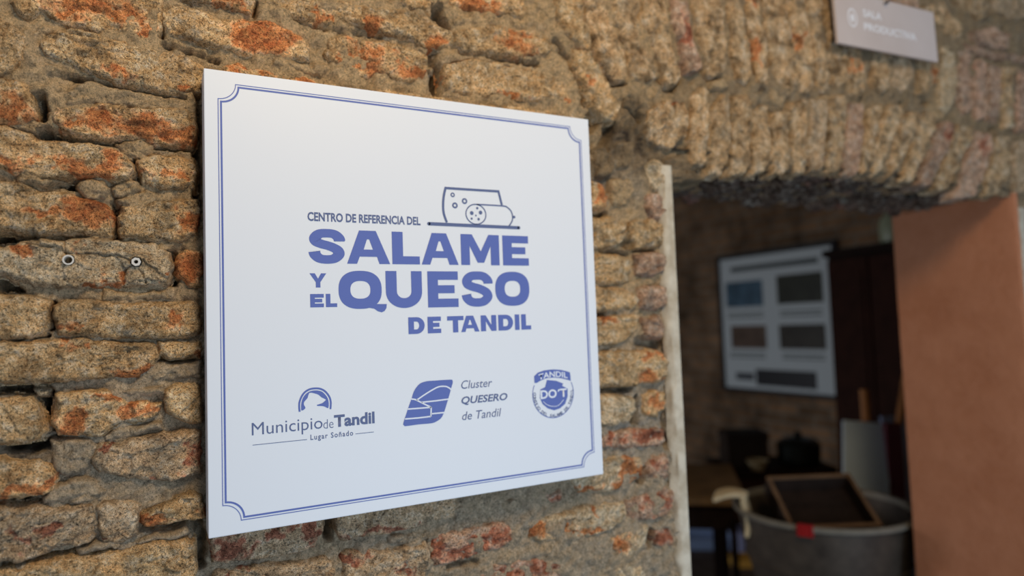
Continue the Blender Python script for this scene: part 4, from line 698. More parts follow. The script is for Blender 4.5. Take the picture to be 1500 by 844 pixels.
# ---------------------------------------------------------------- the large sign
SGN = (0.0, 0.0, Z0)
sign = empty('wall_sign', (0.0, -0.008, Z0))
tag(sign, 'large square white sign about salami and cheese, hung left of the doorway', 'sign')
PVC = Mt('white_sign_panel', 0.42, 0.35); PVC.col(srgb(226, 228, 232)); PVC.bump([(PVC.noise(35, 3), 0.03, 0.002)])
MB().box(0, 0.6, -0.042, 0, 0, 0.6, bev=0.0012).build('panel', PVC.m, sign)
INK = plain('blue_violet_ink', srgb(92, 108, 174), 0.5, 0.3)
INK2 = plain('slate_blue_ink', srgb(92, 104, 142), 0.5, 0.3)
WHT = plain('white_print', srgb(226, 229, 236), 0.45, 0.3)
def layer(k): return lambda u, v: Vector((u, -0.0422-0.00016*k, v))
def stroke(pts, hw, closed=False, cap=False):
    n = len(pts); L = []; R_ = []
    for i in range(n):
        a = pts[(i-1) % n] if (closed or i > 0) else pts[i]; c = pts[(i+1) % n] if (closed or i < n-1) else pts[i]; p = pts[i]
        d1 = Vector((p[0]-a[0], p[1]-a[1])); d2 = Vector((c[0]-p[0], c[1]-p[1]))
        if d1.length < 1e-9: d1 = d2
        if d2.length < 1e-9: d2 = d1
        d1.normalize(); d2.normalize(); t = (d1+d2)
        t = t.normalized() if t.length > 1e-6 else d1
        n_ = Vector((-t.y, t.x)); k = hw/max(0.45, n_.dot(Vector((-d1.y, d1.x))))
        L.append((p[0]+n_.x*k, p[1]+n_.y*k)); R_.append((p[0]-n_.x*k, p[1]-n_.y*k))
    return L, R_
def add_stroke(mb, pts, hw, T, closed=False, cap=False):
    L, R_ = stroke(pts, hw, closed); n = len(pts)
    a = [mb.bm.verts.new(T(*p)) for p in L]; b = [mb.bm.verts.new(T(*p)) for p in R_]
    for i in range(n if closed else n-1):
        j = (i+1) % n; mb.bm.faces.new((a[i], b[i], b[j], a[j]))
    if cap:
        for e in (pts[0], pts[-1]): mb.poly([disc(e[0], e[1], hw, hw, 14)], T)
def disc(cx, cy, rx, ry, n=32, a0=0.0, a1=2*math.pi):
    full = abs(a1-a0-2*math.pi) < 1e-6
    return [(cx+rx*math.cos(a0+(a1-a0)*i/(n if full else n-1)), cy+ry*math.sin(a0+(a1-a0)*i/(n if full else n-1))) for i in range(n)]
def smooth(pts, k=6, closed=False):
    out = []; n = len(pts)
    for i in range(n if closed else n-1):
        p0 = pts[(i-1) % n] if (closed or i > 0) else pts[i]; p1 = pts[i]; p2 = pts[(i+1) % n]; p3 = pts[(i+2) % n] if (closed or i < n-2) else p2
        for j in range(k):
            t = j/k
            out.append(tuple(0.5*((2*p1[c])+(-p0[c]+p2[c])*t+(2*p0[c]-5*p1[c]+4*p2[c]-p3[c])*t*t+(-p0[c]+3*p1[c]-3*p2[c]+p3[c])*t**3) for c in (0, 1)))
    if not closed: out.append(pts[-1])
    return out
# border lines
def border(inset, r, hw, name):
    a, b_ = inset, 0.6-inset; pts = []
    for cx, cy, s0 in ((a, a, 90), (b_, a, 180), (b_, b_, 270), (a, b_, 0)):
        for k in range(13):
            t = math.radians(s0-90*k/12); pts.append((cx+r*math.cos(t), cy+r*math.sin(t)))
    mb = MB(); add_stroke(mb, pts, hw, layer(1), closed=True); return mb.build(name, INK, sign, None)
border(0.0168, 0.0215, 0.00050, 'thin_border_line')
border(0.0203, 0.0215, 0.00115, 'thick_border_line')
# heavy wide capitals
def glyph(mb, ch, x0, x1, y0, y1, T, s=0.0165, b=0.0118):
    w_ = x1-x0; h = y1-y0
    def P(l): return [(x0+u*w_, y0+v*h) for u, v in l]
    su, bv = s/w_, b/h
    def ring(cx, cy, rx, ry, t1, t2, p=2.45, n=56):
        f = lambda ax, ay: [(cx+ax*math.copysign(abs(math.cos(a))**(2/p), math.cos(a)), cy+ay*math.copysign(abs(math.sin(a))**(2/p), math.sin(a))) for a in (2*math.pi*i/n for i in range(n))]
        return [f(rx, ry), f(rx-t1, ry-t2)]
    if ch == 'A': mb.poly([P([(0, 0), (.285, 1), (.675, 1), (1, 0), (.745, 0), (.69, .215), (.29, .215), (.225, 0)]), P([(.385, .43), (.465, .74), (.515, .74), (.60, .43)])], T)
    elif ch == 'L': mb.poly([P([(0, 0), (0, 1), (su, 1), (su, bv), (1, bv), (1, 0)])], T)
    elif ch == 'E': mb.poly([P([(0, 0), (0, 1), (1, 1), (1, 1-bv), (su, 1-bv), (su, .5+bv*.47), (.88, .5+bv*.47), (.88, .5-bv*.47), (su, .5-bv*.47), (su, bv), (1, bv), (1, 0)])], T)
    elif ch == 'M': mb.poly([P([(0, 0), (0, 1), (.29, 1), (.51, .45), (.72, 1), (1, 1), (1, 0), (.77, 0), (.77, .62), (.59, .08), (.42, .08), (.225, .62), (.225, 0)])], T)
    elif ch == 'N': mb.poly([P([(0, 0), (0, 1), (su, 1), (1-su, .38), (1-su, 1), (1, 1), (1, 0), (1-su, 0), (su, .62), (su, 0)])], T)
    elif ch == 'T': mb.poly([P([(0, 1), (1, 1), (1, 1-bv), (.5+su/2, 1-bv), (.5+su/2, 0), (.5-su/2, 0), (.5-su/2, 1-bv), (0, 1-bv)])], T)
    elif ch == 'I': mb.poly([P([(0, 0), (0, 1), (1, 1), (1, 0)])], T)
    elif ch == 'Y': mb.poly([P([(0, 1), (su*1.15, 1), (.5, .62), (1-su*1.15, 1), (1, 1), (.5+su/2, .38), (.5+su/2, 0), (.5-su/2, 0), (.5-su/2, .38)])], T)
    elif ch in 'OQ': mb.poly(ring((x0+x1)/2, (y0+y1)/2, w_/2, h/2, s, b*1.12), T)
    elif ch == 'D':
        o = P([(0, 0), (0, 1), (.5, 1)])+[(x0+.5*w_+(.5*w_)*math.sin(a), y0+h/2+h/2*math.cos(a)) for a in np.linspace(0.12, math.pi-0.12, 18)]+P([(.5, 0)])
        i_ = P([(su, bv), (su, 1-bv), (.5, 1-bv)])+[(x0+.5*w_+(.5*w_-s)*math.sin(a), y0+h/2+(h/2-b)*math.cos(a)) for a in np.linspace(0.12, math.pi-0.12, 18)]+P([(.5, bv)])
        mb.poly([o, i_], T)
    elif ch == 'U':
        k = .46
        o = [(x0+w_/2-w_/2*math.cos(a), y0+k*h-k*h*math.sin(a)**.9) for a in np.linspace(0, math.pi, 26)]
        i_ = [(x0+w_/2+(w_/2-s)*math.cos(a), y0+k*h-(k*h-b*1.12)*math.sin(a)**.9) for a in np.linspace(0, math.pi, 26)]
        mb.poly([[(x0, y1)]+o+[(x1, y1), (x1-s, y1)]+i_+[(x0+s, y1)]], T)
    elif ch == 'S':
        path = smooth([(.865, .655), (.83, .765), (.70, .865), (.50, .885), (.30, .86), (.185, .745), (.215, .63), (.36, .565), (.50, .53), (.66, .475), (.80, .39), (.83, .265), (.70, .145), (.50, .115), (.31, .14), (.19, .235), (.15, .36)], 5)
        sx, sy = s*0.96/w_, b*1.0/h
        L, R_ = stroke([(u/sx, v/sy) for u, v in path], 0.5)
        L = [(u*sx, v*sy) for u, v in L]; R_ = [(u*sx, v*sy) for u, v in R_]
        L[0] = (.70, .655); R_[0] = (1.0, .655); L[-1] = (.335, .36); R_[-1] = (.0, .36)
        T2 = lambda u, v: T(x0+u*w_, y0+v*h)
        a = [mb.bm.verts.new(T2(*p)) for p in L]; c = [mb.bm.verts.new(T2(*p)) for p in R_]
        for i in range(len(a)-1): mb.bm.faces.new((a[i], c[i], c[i+1], a[i+1]))
mb = MB(); T1 = layer(1)
for ch, x0, x1 in (('S', .1284, .1778), ('A', .1808, .2431), ('L', .2464, .2884), ('A', .2912, .3505), ('M', .3548, .4202), ('E', .4262, .4727)): glyph(mb, ch, x0, x1, .3470, .3945, T1)
mb.build('word_salame', INK, sign, None)
mb = MB()
for ch, x0, x1 in (('Q', .1680, .2295), ('U', .2355, .2905), ('E', .2993, .3483), ('S', .3534, .4064), ('O', .4110, .4717)): glyph(mb, ch, x0, x1, .2832, .3370, T1, b=0.0128)
mb.poly([PRINT['qtail'][0]], layer(1.6))
mb.build('word_queso', INK, sign, None)
mb = MB(); glyph(mb, 'Y', .1290, .1516, .3137, .3332, T1, s=.0062, b=.005); glyph(mb, 'E', .1293, .1476, .2866, .3048, T1, s=.0062, b=.0050); glyph(mb, 'L', .1503, .1657, .2866, .3048, T1, s=.0062, b=.0050)
mb.build('words_y_el', INK, sign, None)
mb = MB()
for ch, x0, x1 in (('D', .2679, .2930), ('E', .2976, .3188), ('T', .3288, .3555), ('A', .3512, .3815), ('N', .3842, .4108), ('D', .4142, .4402), ('I', .4434, .4516), ('L', .4548, .4725)): glyph(mb, ch, x0, x1, .2450, .2694, T1, s=.0086, b=.0064)
mb.build('words_de_tandil', INK, sign, None)
# thinner lettering from the built-in font
dg = None
def text_mesh(body, bold=0.0, shear=0.0, spacing=1.0):
    cu = bpy.data.curves.new('t', 'FONT'); cu.body = body; cu.offset = bold; cu.shear = shear; cu.space_character = spacing; cu.resolution_u = 3
    ob = bpy.data.objects.new('t', cu); COL.objects.link(ob)
    d = bpy.context.evaluated_depsgraph_get(); me = bpy.data.meshes.new_from_object(ob.evaluated_get(d))
    bpy.data.objects.remove(ob); return me
def text_fit(name, body, box, mat, parent, T, bold=0.0, shear=0.0, spacing=1.0, align=None):
    me = text_mesh(body, bold, shear, spacing); n = len(me.vertices); co = np.zeros(n*3, np.float32); me.vertices.foreach_get('co', co); co = co.reshape(-1, 3)
    a, b_ = co.min(0), co.max(0); x0, x1, y0, y1 = box
    u = x0+(co[:, 0]-a[0])/(b_[0]-a[0])*(x1-x0); v = y0+(co[:, 1]-a[1])/(b_[1]-a[1])*(y1-y0)
    new = np.array([tuple(T(float(p), float(q))) for p, q in zip(u, v)], np.float32); me.vertices.foreach_set('co', new.ravel()); me.update()
    me.materials.clear(); me.name = name
    return link(name, me, mat, parent)
text_fit('subtitle_lettering', 'CENTRO DE REFERENCIA DEL', (.1278, .2910, .4052, .4178), INK2, sign, T1, bold=0.03)
# cheese and salami emblem
mb = MB(); P_ = PRINT
add_stroke(mb, P_['board'][0], .0026, T1, cap=True)
add_stroke(mb, smooth(P_['cheese'][0][:5], 4)[:-1]+P_['cheese'][0][4:], .0019, T1)
sal = smooth(P_['salami'][0], 5); add_stroke(mb, sal, .0011, T1)
fc, fl, fr, ft, fb = [p[0] for p in P_['face']]
frx = (fr[0]-fl[0])/2; fry = (ft[1]-fb[1])/2; fcx = (fr[0]+fl[0])/2; fcy = (ft[1]+fb[1])/2
mb.poly([disc(fcx, fcy, frx+.0009, fry+.0009, 40), disc(fcx, fcy, frx-.0009, fry-.0009, 40)], T1)
for (c,), r in zip(P_['holes'], (.0036, .0046, .0046)): mb.poly([disc(c[0], c[1], r, r, 24), disc(c[0], c[1], r*.45, r*.45, 24)], T1)
for (c,), r in zip(P_['dots'], (.002, .0031, .0031, .0014, .0018, .0021, .0023)): mb.poly([disc(c[0], c[1], r, r, 16)], T1)
mb.build('cheese_and_salami_emblem', INK2, sign, None)
# town logo
mb = MB(); add_stroke(mb, smooth(P_['arch_ring'][0], 4), .00125, T1); mb.poly([smooth(P_['arch_fill'][0], 2, True)], T1)
mb.build('hill_emblem', INK, sign, None)
text_fit('municipio_lettering', 'Municipio', (.0524, .1425, .1215-.0045, .1382), INK2, sign, T1, bold=-0.004)
text_fit('de_lettering', 'de', (.1436, .1572, .1215, .1338), INK2, sign, T1, bold=-0.012)
text_fit('tandil_lettering', 'Tandil', (.1581, .2146, .1218, .1384), INK2, sign, T1, bold=0.035)
text_fit('slogan_lettering', 'Lugar Soñado', (.1262, .1838, .1060, .1155), INK2, sign, T1, bold=0.012, spacing=1.2)
for l in ([(.0531, .1098), (.1216, .1095)], [(.1871, .1100), (.2131, .1100)]):
    mb = MB(); add_stroke(mb, l, .00035, T1); mb.build('slogan_rule', INK2, sign, None)
# cheese cluster logo
mb = MB(); mb.poly([smooth(P_['leaf'][0], 3, True)], T1); mb.build('leaf_emblem', INK, sign, None)
mb = MB(); T2_ = layer(2)
for i, l in enumerate(P_['leafcuts']): add_stroke(mb, smooth(l, 3) if i in (0, 2) else l, .0010, T2_)
mb.build('emblem_field_lines', WHT, sign, None)
text_fit('cluster_lettering', 'Cluster', (.3483, .4000, .1596, .1722), INK2, sign, T1, shear=0.22)
text_fit('quesero_lettering', 'QUESERO', (.3478, .4256, .1350, .1482), INK2, sign, T1, bold=0.022, shear=0.2)
text_fit('de_tandil_lettering', 'de Tandil', (.3482, .4139, .1131, .1256), INK2, sign, T1, shear=0.22)
# round quality mark
dc, dl, dr, db = [p[0] for p in P_['dring']]
rx = (dr[0]-dl[0])/2; ccx = (dr[0]+dl[0])/2; ccy = (dl[1]+dr[1])/2; ry = ccy-db[1]
mb = MB(); add_stroke(mb, disc(ccx, ccy, rx, ry, 50, math.radians(155), math.radians(385)), .0006, T1)
mb.poly([P_['banner'][0]], T1); mb.poly([P_['hex'][0]], T1); mb.build('round_mark_emblem', INK, sign, None)
mb = MB(); add_stroke(mb, smooth(P_['hexarc'][0], 3), .00045, T2_); mb.build('mark_arc', WHT, sign, None)
bx0, bx1 = P_['banner'][0][0][0], P_['banner'][0][7][0]; by = P_['banner'][0][0][1]
def Tban(u, v):
    t = (u-bx0)/(bx1-bx0); return layer(2)(u, v+0.0052*math.sin(math.pi*t))
text_fit('mark_banner_lettering', 'TANDIL', (bx0+.008, bx1-.006, by-.0088, by+.0004), WHT, sign, Tban, bold=0.02)
hx = [p[0] for p in P_['hex'][0]]
text_fit('mark_centre_lettering', 'DO\u00b4T', (min(hx)+.0012, max(hx)-.002, ccy-.0068, ccy+.0072), WHT, sign, layer(2), bold=0.03)
def arc_text(body, cx, cy, rx_, ry_, a0, a1, size, mat, name):
    parts = []; n = len(body)
    for i, ch in enumerate(body):
        if ch == ' ': continue
        a = math.radians(a0+(a1-a0)*i/(n-1)); me = text_mesh(ch, 0.03)
        co = np.zeros(len(me.vertices)*3, np.float32); me.vertices.foreach_get('co', co); co = co.reshape(-1, 3)
        c = (co[:, 0].min()+co[:, 0].max())/2; up = (-math.cos(a), -math.sin(a)); rt = (-math.sin(a), math.cos(a))
        u = (co[:, 0]-c)*size; v = (co[:, 1]-0.35)*size
        px = cx+rx_*math.cos(a)+rt[0]*u+up[0]*v; py = cy+ry_*math.sin(a)+rt[1]*u+up[1]*v
        me.vertices.foreach_set('co', np.array([tuple(layer(1)(float(p), float(q))) for p, q in zip(px, py)], np.float32).ravel()); parts.append(me)
    bm = bmesh.new()
    for m_ in parts: bm.from_mesh(m_)
    me = bpy.data.meshes.new(name); bm.to_mesh(me); bm.free()
    return link(name, me, mat, sign)
arc_text('CONSEJO DEL SALAME DE TANDIL', ccx, ccy, rx-.0034, ry-.0034, 176, 364, .0066, INK2, 'mark_ring_lettering')

# ---------------------------------------------------------------- small sign on the arch
sm = empty('hanging_sign', (1.306, -0.020, Z0+0.862)); sm.rotation_euler = (0, math.radians(-2.2), 0)
tag(sm, 'small pale rectangular sign nailed on the arch above the doorway', 'sign')
SMW = Mt('dusty_pink_board', 0.35, 0.4); SMW.col(SMW.ramp(SMW.noise(6, 3), [(0.3, srgb(196, 176, 164)), (0.7, srgb(206, 188, 178))]))
MB().box(0, 0.385, -0.008, 0, 0, 0.128, bev=0.0015).build('panel', SMW.m, sm)
T3 = lambda u, v: Vector((u, -0.0084, v))
LT = plain('white_lettering', srgb(236, 230, 228), 0.5)
text_fit('first_line_lettering', 'SALA', (.098, .168, .075, .093), LT, sm, T3, bold=0.03)
text_fit('second_line_lettering', 'PRODUCTIVA', (.098, .300, .043, .061), LT, sm, T3, bold=0.03)
mb = MB(); mb.poly([disc(.058, .066, .017, .022, 24), disc(.058, .066, .013, .018, 24)], T3); mb.poly([disc(.058, .066, .007, .010, 16)], T3); mb.build('round_print', LT, sm, None)
nl = MB(); nl.tube((.182, -0.016, .118), (.182, 0.004, .118), .0016, n=10); nl.tube((.182, -0.0175, .118), (.182, -0.0155, .118), .004, n=12); nl.build('nail', plain('iron', srgb(50, 40, 36), 0.5, metal=0.8), sm)

# ---------------------------------------------------------------- far room things
po = empty('framed_poster', (3.6, 2.170, Z0+0.215)); tag(po, 'dark-framed information poster with six pictures on the far room wall', 'poster')
FR = plain('black_frame', srgb(22, 18, 18), 0.6)
W2 = 0.462
fr = MB()
fr.box(-.03, 0, -W2-.03, -W2, -.487, .487, .002); fr.box(-.03, 0, W2, W2+.03, -.487, .487, .002)
fr.box(-.03, 0, -W2, W2, .457, .487, .002); fr.box(-.03, 0, -W2, W2, -.487, -.457, .002); fr.build('frame', FR, po)
po.location.z = Z0+0.215
MB().box(-.018, -.002, -W2, W2, -.457, .457).build('sheet', plain('poster_paper', srgb(196, 204, 206), 0.5), po)
pics = [(-.25, .20, .19, .17, srgb(70, 96, 114), 'blue'), (.21, .21, .20, .18, srgb(48, 50, 40), 'dark green'), (-.23, -.10, .18, .15, srgb(92, 74, 62), 'brown'), (.21, -.10, .20, .15, srgb(56, 52, 44), 'dark grey')]
# y runs away from the camera, so the picture's left is larger y
for k, (u, v, a, b_, c, nm) in enumerate(pics):
    pm = Mt('picture_'+nm.replace(' ', '_'), 0.5); pm.col(pm.ramp(pm.noise(9, 4), [(0.35, sc(c, .7)), (0.65, sc(c, 1.3))]))
    q = MB().box(-.0205, -.018, -u-a/1.15, -u+a/1.15, v-b_/1.9, v+b_/1.9).build('picture', pm.m, po); q['label'] = nm+' picture'
tx = MB(); tm = plain('poster_text', srgb(70, 78, 78), 0.6)
tx.box(-.0200, -.018, -.36, .36, .36, .395)
for u in (-.25, .21):
    for v in (.06, .035, -.22, -.245): tx.box(-.0196, -.018, -u-.16, -u+.16, v, v+.010)
tag(tx.build('text_lines', tm, po), kind='stuff')
q = MB().box(-.0205, -.018, -.30, .18, -.43, -.32).build('picture', plain('picture_black', srgb(30, 30, 34), .5), po); q['label'] = 'black picture strip'
q = MB().box(-.0205, -.018, .20, .36, -.40, -.35).build('picture', plain('picture_grey', srgb(70, 74, 80), .5), po); q['label'] = 'grey picture'

WOOD = plain('dark_wood', srgb(34, 22, 17), 0.75, 0.12, 0.35, 14)
WOOD2 = plain('reddish_dark_wood', srgb(50, 26, 18), 0.75, 0.12, 0.3, 12)
cab = empty('wardrobe', (3.36, 1.27, 0)); tag(cab, 'tall dark wooden wardrobe against the far wall right of the poster', 'wardrobe')
MB().box(-.18, .19, -.32, .17, 0.08, 1.86, .004).box(-.20, .20, -.34, .19, 1.86, 1.90, .006).box(-.19, .19, -.33, .18, 0, .08, .003).build('body', WOOD, cab)
for s0 in (0, 1):
    d_ = MB(); y0 = -.31+s0*.24; d_.box(-.200, -.182, y0, y0+.23, .10, 1.84, .003)
    for z0_, z1_ in ((.16, .90), (.98, 1.78)):
        d_.box(-.207, -.200, y0+.03, y0+.20, z0_, z1_, .003)
    dd = d_.build('door', WOOD2, cab)
    MB().tube((-.200, y0+(.20 if s0 == 0 else .03), .95), (-.228, y0+(.20 if s0 == 0 else .03), .95), .010, .012, 14).build('knob', FR, dd)
jar = MB(); jar.lathe([(0, 0), (.06, 0), (.068, .02), (.07, .10), (.055, .14), (.04, .15), (.04, .165), (0, .165)], n=28)
jo = jar.build('jar', plain('pale_green_glaze', srgb(150, 156, 130), .4), None, True); jo.location = (3.28, 1.12, 1.90); tag(jo, 'pale green jar standing on top of the tall dark wardrobe', 'jar')

# low stand and round tub
TC = Vector((2.070, 0.690, 0)); RIM = 0.868
st = empty('tub_stand', (TC.x, TC.y, 0)); tag(st, 'low dark wooden stand under the grey metal tub', 'stand')
MB().lathe([(0, .40), (.27, .40), (.27, .44), (0, .44)], n=32).build('top', WOOD, st)
for k in range(4):
    a = math.pi/4+k*math.pi/2; MB().tube((.2*math.cos(a), .2*math.sin(a), 0), (.17*math.cos(a), .17*math.sin(a), .40), .02, .024, 12).build('leg', WOOD, st)
TUBM = Mt('weathered_zinc', 0.55, 0.5); TUBM.b.inputs['Metallic'].default_value = 0.25
TUBM.col(TUBM.ramp(TUBM.noise(14, 6), [(0.3, srgb(60, 50, 42)), (0.7, srgb(90, 78, 66))])); TUBM.bump([(TUBM.noise(20, 4), .3, .004)])
tub = empty('metal_tub', (TC.x, TC.y, .44)); tag(tub, 'wide grey metal tub with flared rim holding an open wooden crate', 'tub')
hh = RIM-.44
MB().lathe([(0, 0), (.195, 0), (.205, .01), (.272, hh*.62), (.294, hh-.02), (.280, hh-.02), (.258, hh*.62), (.192, .02), (0, .02)], n=64).build('body', TUBM.m, tub, True)
MB().lathe([(.296, hh-.022), (.309, hh-.016), (.312, hh-.006), (.304, hh), (.290, hh-.002), (.286, hh-.020)], n=64).build('rim', plain('bright_zinc_rim', srgb(128, 120, 106), .5, .5, .15, 30), tub, True)
for zz in (.12, .25): MB().lathe([(.203+zz*.252, zz-.006), (.212+zz*.252, zz), (.205+zz*.252, zz+.006)], n=64).build('band', TUBM.m, tub, True)
dcam = Vector((cam.location.x-TC.x, cam.location.y-TC.y, 0)).normalized()
tg = MB(); ca = math.atan2(dcam.y, dcam.x)-.18; r_ = Matrix.Translation((math.cos(ca)*.312, math.sin(ca)*.312, RIM-.004)) @ Matrix.Rotation(ca, 4, 'Z')
tg.box(-.006, .008, -.021, .021, -.022, .008, .004, mat=r_)
to = tg.build('clip', plain('red_plastic', srgb(150, 24, 24), .4), None); to.location = (TC.x, TC.y, 0); tag(to, 'small red clip on the front of the metal tub rim', 'clip')
# open wooden crate tilted in the tub
cr = empty('wooden_crate', (0, 0, 0)); tag(cr, 'open shallow wooden crate propped at a tilt inside the metal tub', 'crate')
PC = [Vector((1.915, .80, .962)), Vector((2.180, .66, .978)), Vector((2.070, .46, .835)), Vector((1.810, .61, .845))]
cn = (PC[0]+PC[1]+PC[2]+PC[3])/4
ex = ((PC[1]-PC[0])+(PC[2]-PC[3])).normalized(); ey = ((PC[3]-PC[0])+(PC[2]-PC[1])); ey = (ey-ex*ey.dot(ex)).normalized(); ez = ex.cross(ey)
if ez.z < 0: ez = -ez
Mx = Matrix((ex, ey, ez)).transposed().to_4x4(); Mx.translation = cn
cr.matrix_world = Mx
hx_, hy_ = (PC[1]-PC[0]).length/2, (PC[3]-PC[0]).length/2
CW = plain('crate_wood', srgb(120, 90, 64), .7, .3, .3, 20); CD = plain('crate_shaded_wood', srgb(46, 34, 28), .8, .2, .3, 20)  # dark copy puts the shade inside the crate into the board colour
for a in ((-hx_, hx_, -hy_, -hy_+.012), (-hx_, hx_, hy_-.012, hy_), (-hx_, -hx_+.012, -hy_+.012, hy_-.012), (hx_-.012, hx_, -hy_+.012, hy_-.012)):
    MB().box(a[0], a[1], a[2], a[3], -.07, 0, .0015).build('side_board', CD, cr); MB().box(a[0]-.0005, a[1]+.0005, a[2]-.0005, a[3]+.0005, -.004, .003, .001).build('edge_strip', CW, cr)  # edge strips keep the rim light above the darkened boards
n_ = 3
for k in range(n_):
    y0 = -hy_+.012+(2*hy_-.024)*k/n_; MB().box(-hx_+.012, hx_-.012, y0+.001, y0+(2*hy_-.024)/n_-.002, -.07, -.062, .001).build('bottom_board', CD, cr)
# cream cloth over the left of the rim
left = Vector((-RIGHT.x, -RIGHT.y, 0)).normalized()
CL = plain('cream_cloth', srgb(214, 190, 150), .9, .1, .12, 40)
pth = []
base = TC+left*.30
for t in np.linspace(0, 1, 26):
    if t < .45: q = Vector((0, 0, RIM+.045))+left*(.06-.02*t/.45*1)+left*0; q = q+left*(.03-.10*t/.45); q.z = RIM+.04+.012*math.sin(t*7)
    else: s = (t-.45)/.55; q = left*(-.01-.02*math.sin(s*2.5)); q.z = RIM+.04-.14*s
    pth.append((base.x+q.x, base.y+q.y, q.z))
wv = Vector((dcam.x, dcam.y, 0))
X = np.zeros((26, 10)); Y = X.copy(); Z = X.copy()
for i, p in enumerate(pth):
    for j in range(10):
        s = (j/9-.5)*.10; X[i, j] = p[0]+wv.x*s; Y[i, j] = p[1]+wv.y*s; Z[i, j] = p[2]+.005*math.sin(j*1.3+i*.35)
cm_ = grid_mesh('folded_cloth', X, Y, Z); clo = link('folded_cloth', cm_, CL); sol = clo.modifiers.new('thickness', 'SOLIDIFY'); sol.thickness = .016; sol.offset = 0
sb = clo.modifiers.new('round', 'SUBSURF'); sb.levels = 1; sb.render_levels = 1
tag(clo, 'folded cream cloth hanging over the left of the tub rim', 'cloth')

# table at the left behind the jamb
TBW = plain('worn_table_top', srgb(128, 98, 62), .6, .3, .3, 10)
tb = empty('wooden_table', (2.17, 1.66, 0), math.radians(49.5)); tag(tb, 'dark wooden table with a lighter worn top behind the door jamb', 'table')
MB().box(-.36, .36, -.34, .34, .735, .770, .004).build('tabletop', TBW, tb)
for a in ((-.31, .31, -.29, -.27), (-.31, .31, .27, .29), (.29, .31, -.27, .27), (-.31, -.29, -.27, .27)): MB().box(a[0], a[1], a[2], a[3], .62, .735).build('apron_board', WOOD, tb)
for sx in (-.27, .30):
    for sy in (-.24, .24): MB().box(sx-.016, sx+.016, sy-.016, sy+.016, 0, .66, .003).build('leg', WOOD, tb)
ch = empty('low_chest', (3.00, 1.74, 0), math.radians(-28)); tag(ch, 'low dark chest on legs against the far wall below the poster', 'chest')
MB().box(-.30, .26, -.17, .17, .44, .70, .004).build('body', WOOD, ch)
for sx in (-.28, .24):
    for sy in (-.15, .15): MB().box(sx-.016, sx+.016, sy-.016, sy+.016, 0, .44, .003).build('leg', WOOD, ch)
MB().box(-.32, .28, -.19, .19, .70, .73, .004).build('top', WOOD, ch)
for q in (0, 1): MB().box(-.28+.27*q, -.03+.27*q, -.18, -.17, .47, .68, .003).build('door', WOOD2, ch)
def on_table(name, label, cat, loc, prof, mat, n=28):
    o = MB().lathe(prof, n=n).build(name, mat, None, True); o.location = loc; tag(o, label, cat); return o
DK = plain('dark_glass', srgb(20, 24, 20), .25, .5); DKB = plain('dark_brown_box', srgb(40, 30, 24), .7, .2, .2)
bx = MB().box(-.11, .11, -.09, .09, 0, .17, .004).box(-.115, .115, -.095, .095, .145, .185, .004).build('box', DKB, None)
bx.location = (2.85, 1.80, .730); bx.rotation_euler.z = math.radians(-30); tag(bx, 'dark brown lidded box standing on the low chest under the poster', 'box')
on_table('bowl', 'small cream bowl on the low chest beside the dark box', 'bowl', (2.79, 1.60+.05, .730), [(0, .0), (.03, 0), (.035, .01), (.055, .05), (.058, .055), (.052, .052), (.03, .014), (0, .012)], plain('cream_ceramic', srgb(150, 134, 104), .4))
on_table('cooking_pot', 'round black cooking pot on the low chest nearest the easel', 'pot', (3.08, 1.62, .730), [(0, 0), (.09, 0), (.11, .02), (.115, .10), (.118, .115), (.09, .14), (.03, .155), (.018, .16), (.018, .18), (0, .185)], DK)
# easel with the white board
ezl = empty('easel', (2.767, 1.028, 0), math.radians(-32)); tag(ezl, 'wooden easel standing behind the tub with its mast above the white board', 'easel')
EW = plain('easel_wood', srgb(176, 116, 66), .6, .3, .2, 16)
MB().tube((0.06, .03, .0), (0.05, .03, 1.20), .02, .02, 8).build('mast', EW, ezl)
MB().tube((-.22, -.10, 0), (-.02, .02, 1.02), .014, .012, 8).build('leg', EW, ezl); MB().tube((.16, -.10, 0), (.07, .02, 1.02), .014, .012, 8).build('leg', EW, ezl)
MB().tube((.02, .26, 0), (.03, .06, 1.05), .014, .012, 8).build('leg', EW, ezl)
MB().box(-.16, .18, -.06, -.01, .66, .69, .003).build('ledge', EW, ezl)
WB = Mt('white_board', .5, .3); WB.col(srgb(200, 216, 228))
wbm = Matrix.Translation((0.0, -.035, .69)) @ Matrix.Rotation(math.radians(-7), 4, 'X') @ Matrix.Rotation(math.radians(6), 4, 'Y')
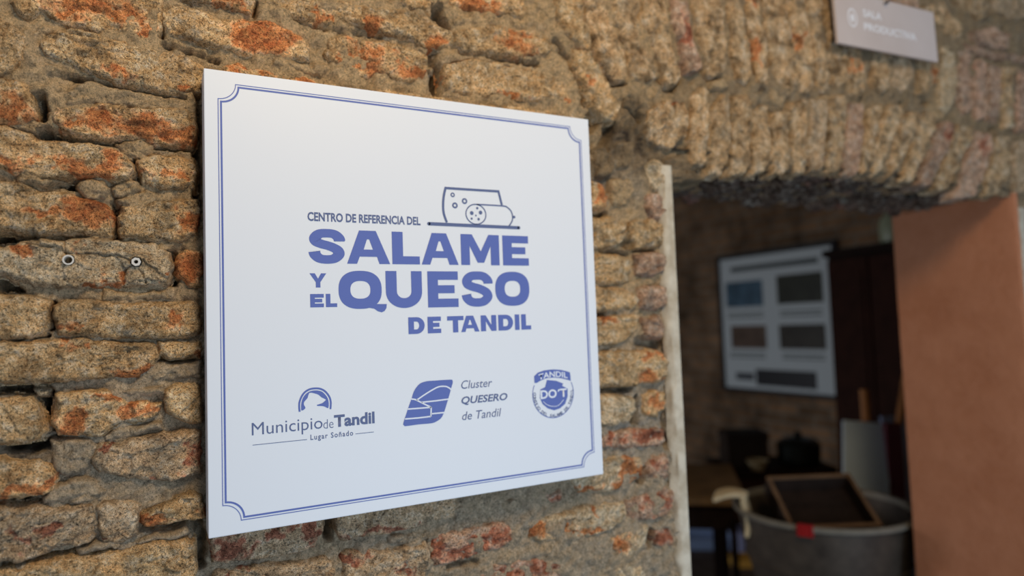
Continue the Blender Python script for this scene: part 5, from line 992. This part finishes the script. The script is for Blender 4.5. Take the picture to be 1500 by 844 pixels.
wb = MB().box(-.10, .10, -.006, .006, 0, .37, .003, mat=wbm).build('white_board', WB.m, None); wb.matrix_world = Matrix.Translation((2.767, 1.028, 0)) @ Matrix.Rotation(math.radians(-32), 4, 'Z')
tag(wb, 'plain white board leaning on the wooden easel behind the tub', 'board')
e2 = empty('folding_stand', (2.885, 0.945, 0), math.radians(-32)); tag(e2, 'dark reddish wooden stand at the right beside the white board', 'stand')
MR = plain('maroon_wood', srgb(96, 46, 56), .5, .3, .15, 12)
MB().box(-.035, .035, -.02, .02, 0, 1.05, .004).build('post', MR, e2); MB().box(-.07, .07, -.07, .07, 0, .03, .004).build('foot', MR, e2)
MB().tube((.04, .02, 1.04), (.09, .02, 1.27), .018, .014, 10).build('handle', EW, e2)
bp = MB().box(.0, .16, -.01, .01, 0, 1.06, .003).build('blue_grey_panel', plain('blue_grey_panel', srgb(140, 150, 178), .5), None)
bp.location = (2.945, 1.00, .001); bp.rotation_euler = (math.radians(-4), 0, math.radians(-32)); tag(bp, 'blue-grey panel half hidden by the terracotta jamb', 'panel')
# boxes on the floor under the table; the blue one is added for reflected light
def crate(name, label, cat, loc, sx, sy, sz, mat, rz):
    r = empty(name, loc, rz); tag(r, label, cat); t = .01
    MB().box(-sx, sx, -sy, sy, 0, t).build('bottom', mat, r)
    for a in ((-sx, sx, -sy, -sy+t), (-sx, sx, sy-t, sy), (-sx, -sx+t, -sy+t, sy-t), (sx-t, sx, -sy+t, sy-t)): MB().box(a[0], a[1], a[2], a[3], t, sz, .002).build('side', mat, r)
    return r
crate('floor_box', 'blue open box standing in for window light on the floor under the table', 'crate', (3.24, 2.66, 0), .24, .15, .07, plain('blue_floor_light', srgb(150, 170, 205), .45), math.radians(-35))
crate('floor_box', 'pale lilac open box on the floor right of the blue box', 'crate', (3.44, 2.34, 0), .09, .09, .14, plain('lilac_tone', srgb(170, 172, 206), .5), math.radians(-35))  # pale lilac shape on the floor beside the blue one
crate('floor_box', 'yellow low tray on the floor in front of the lilac box', 'crate', (3.24, 2.16, 0), .13, .07, .05, plain('yellow_plastic', srgb(206, 160, 74), .5), math.radians(-35))
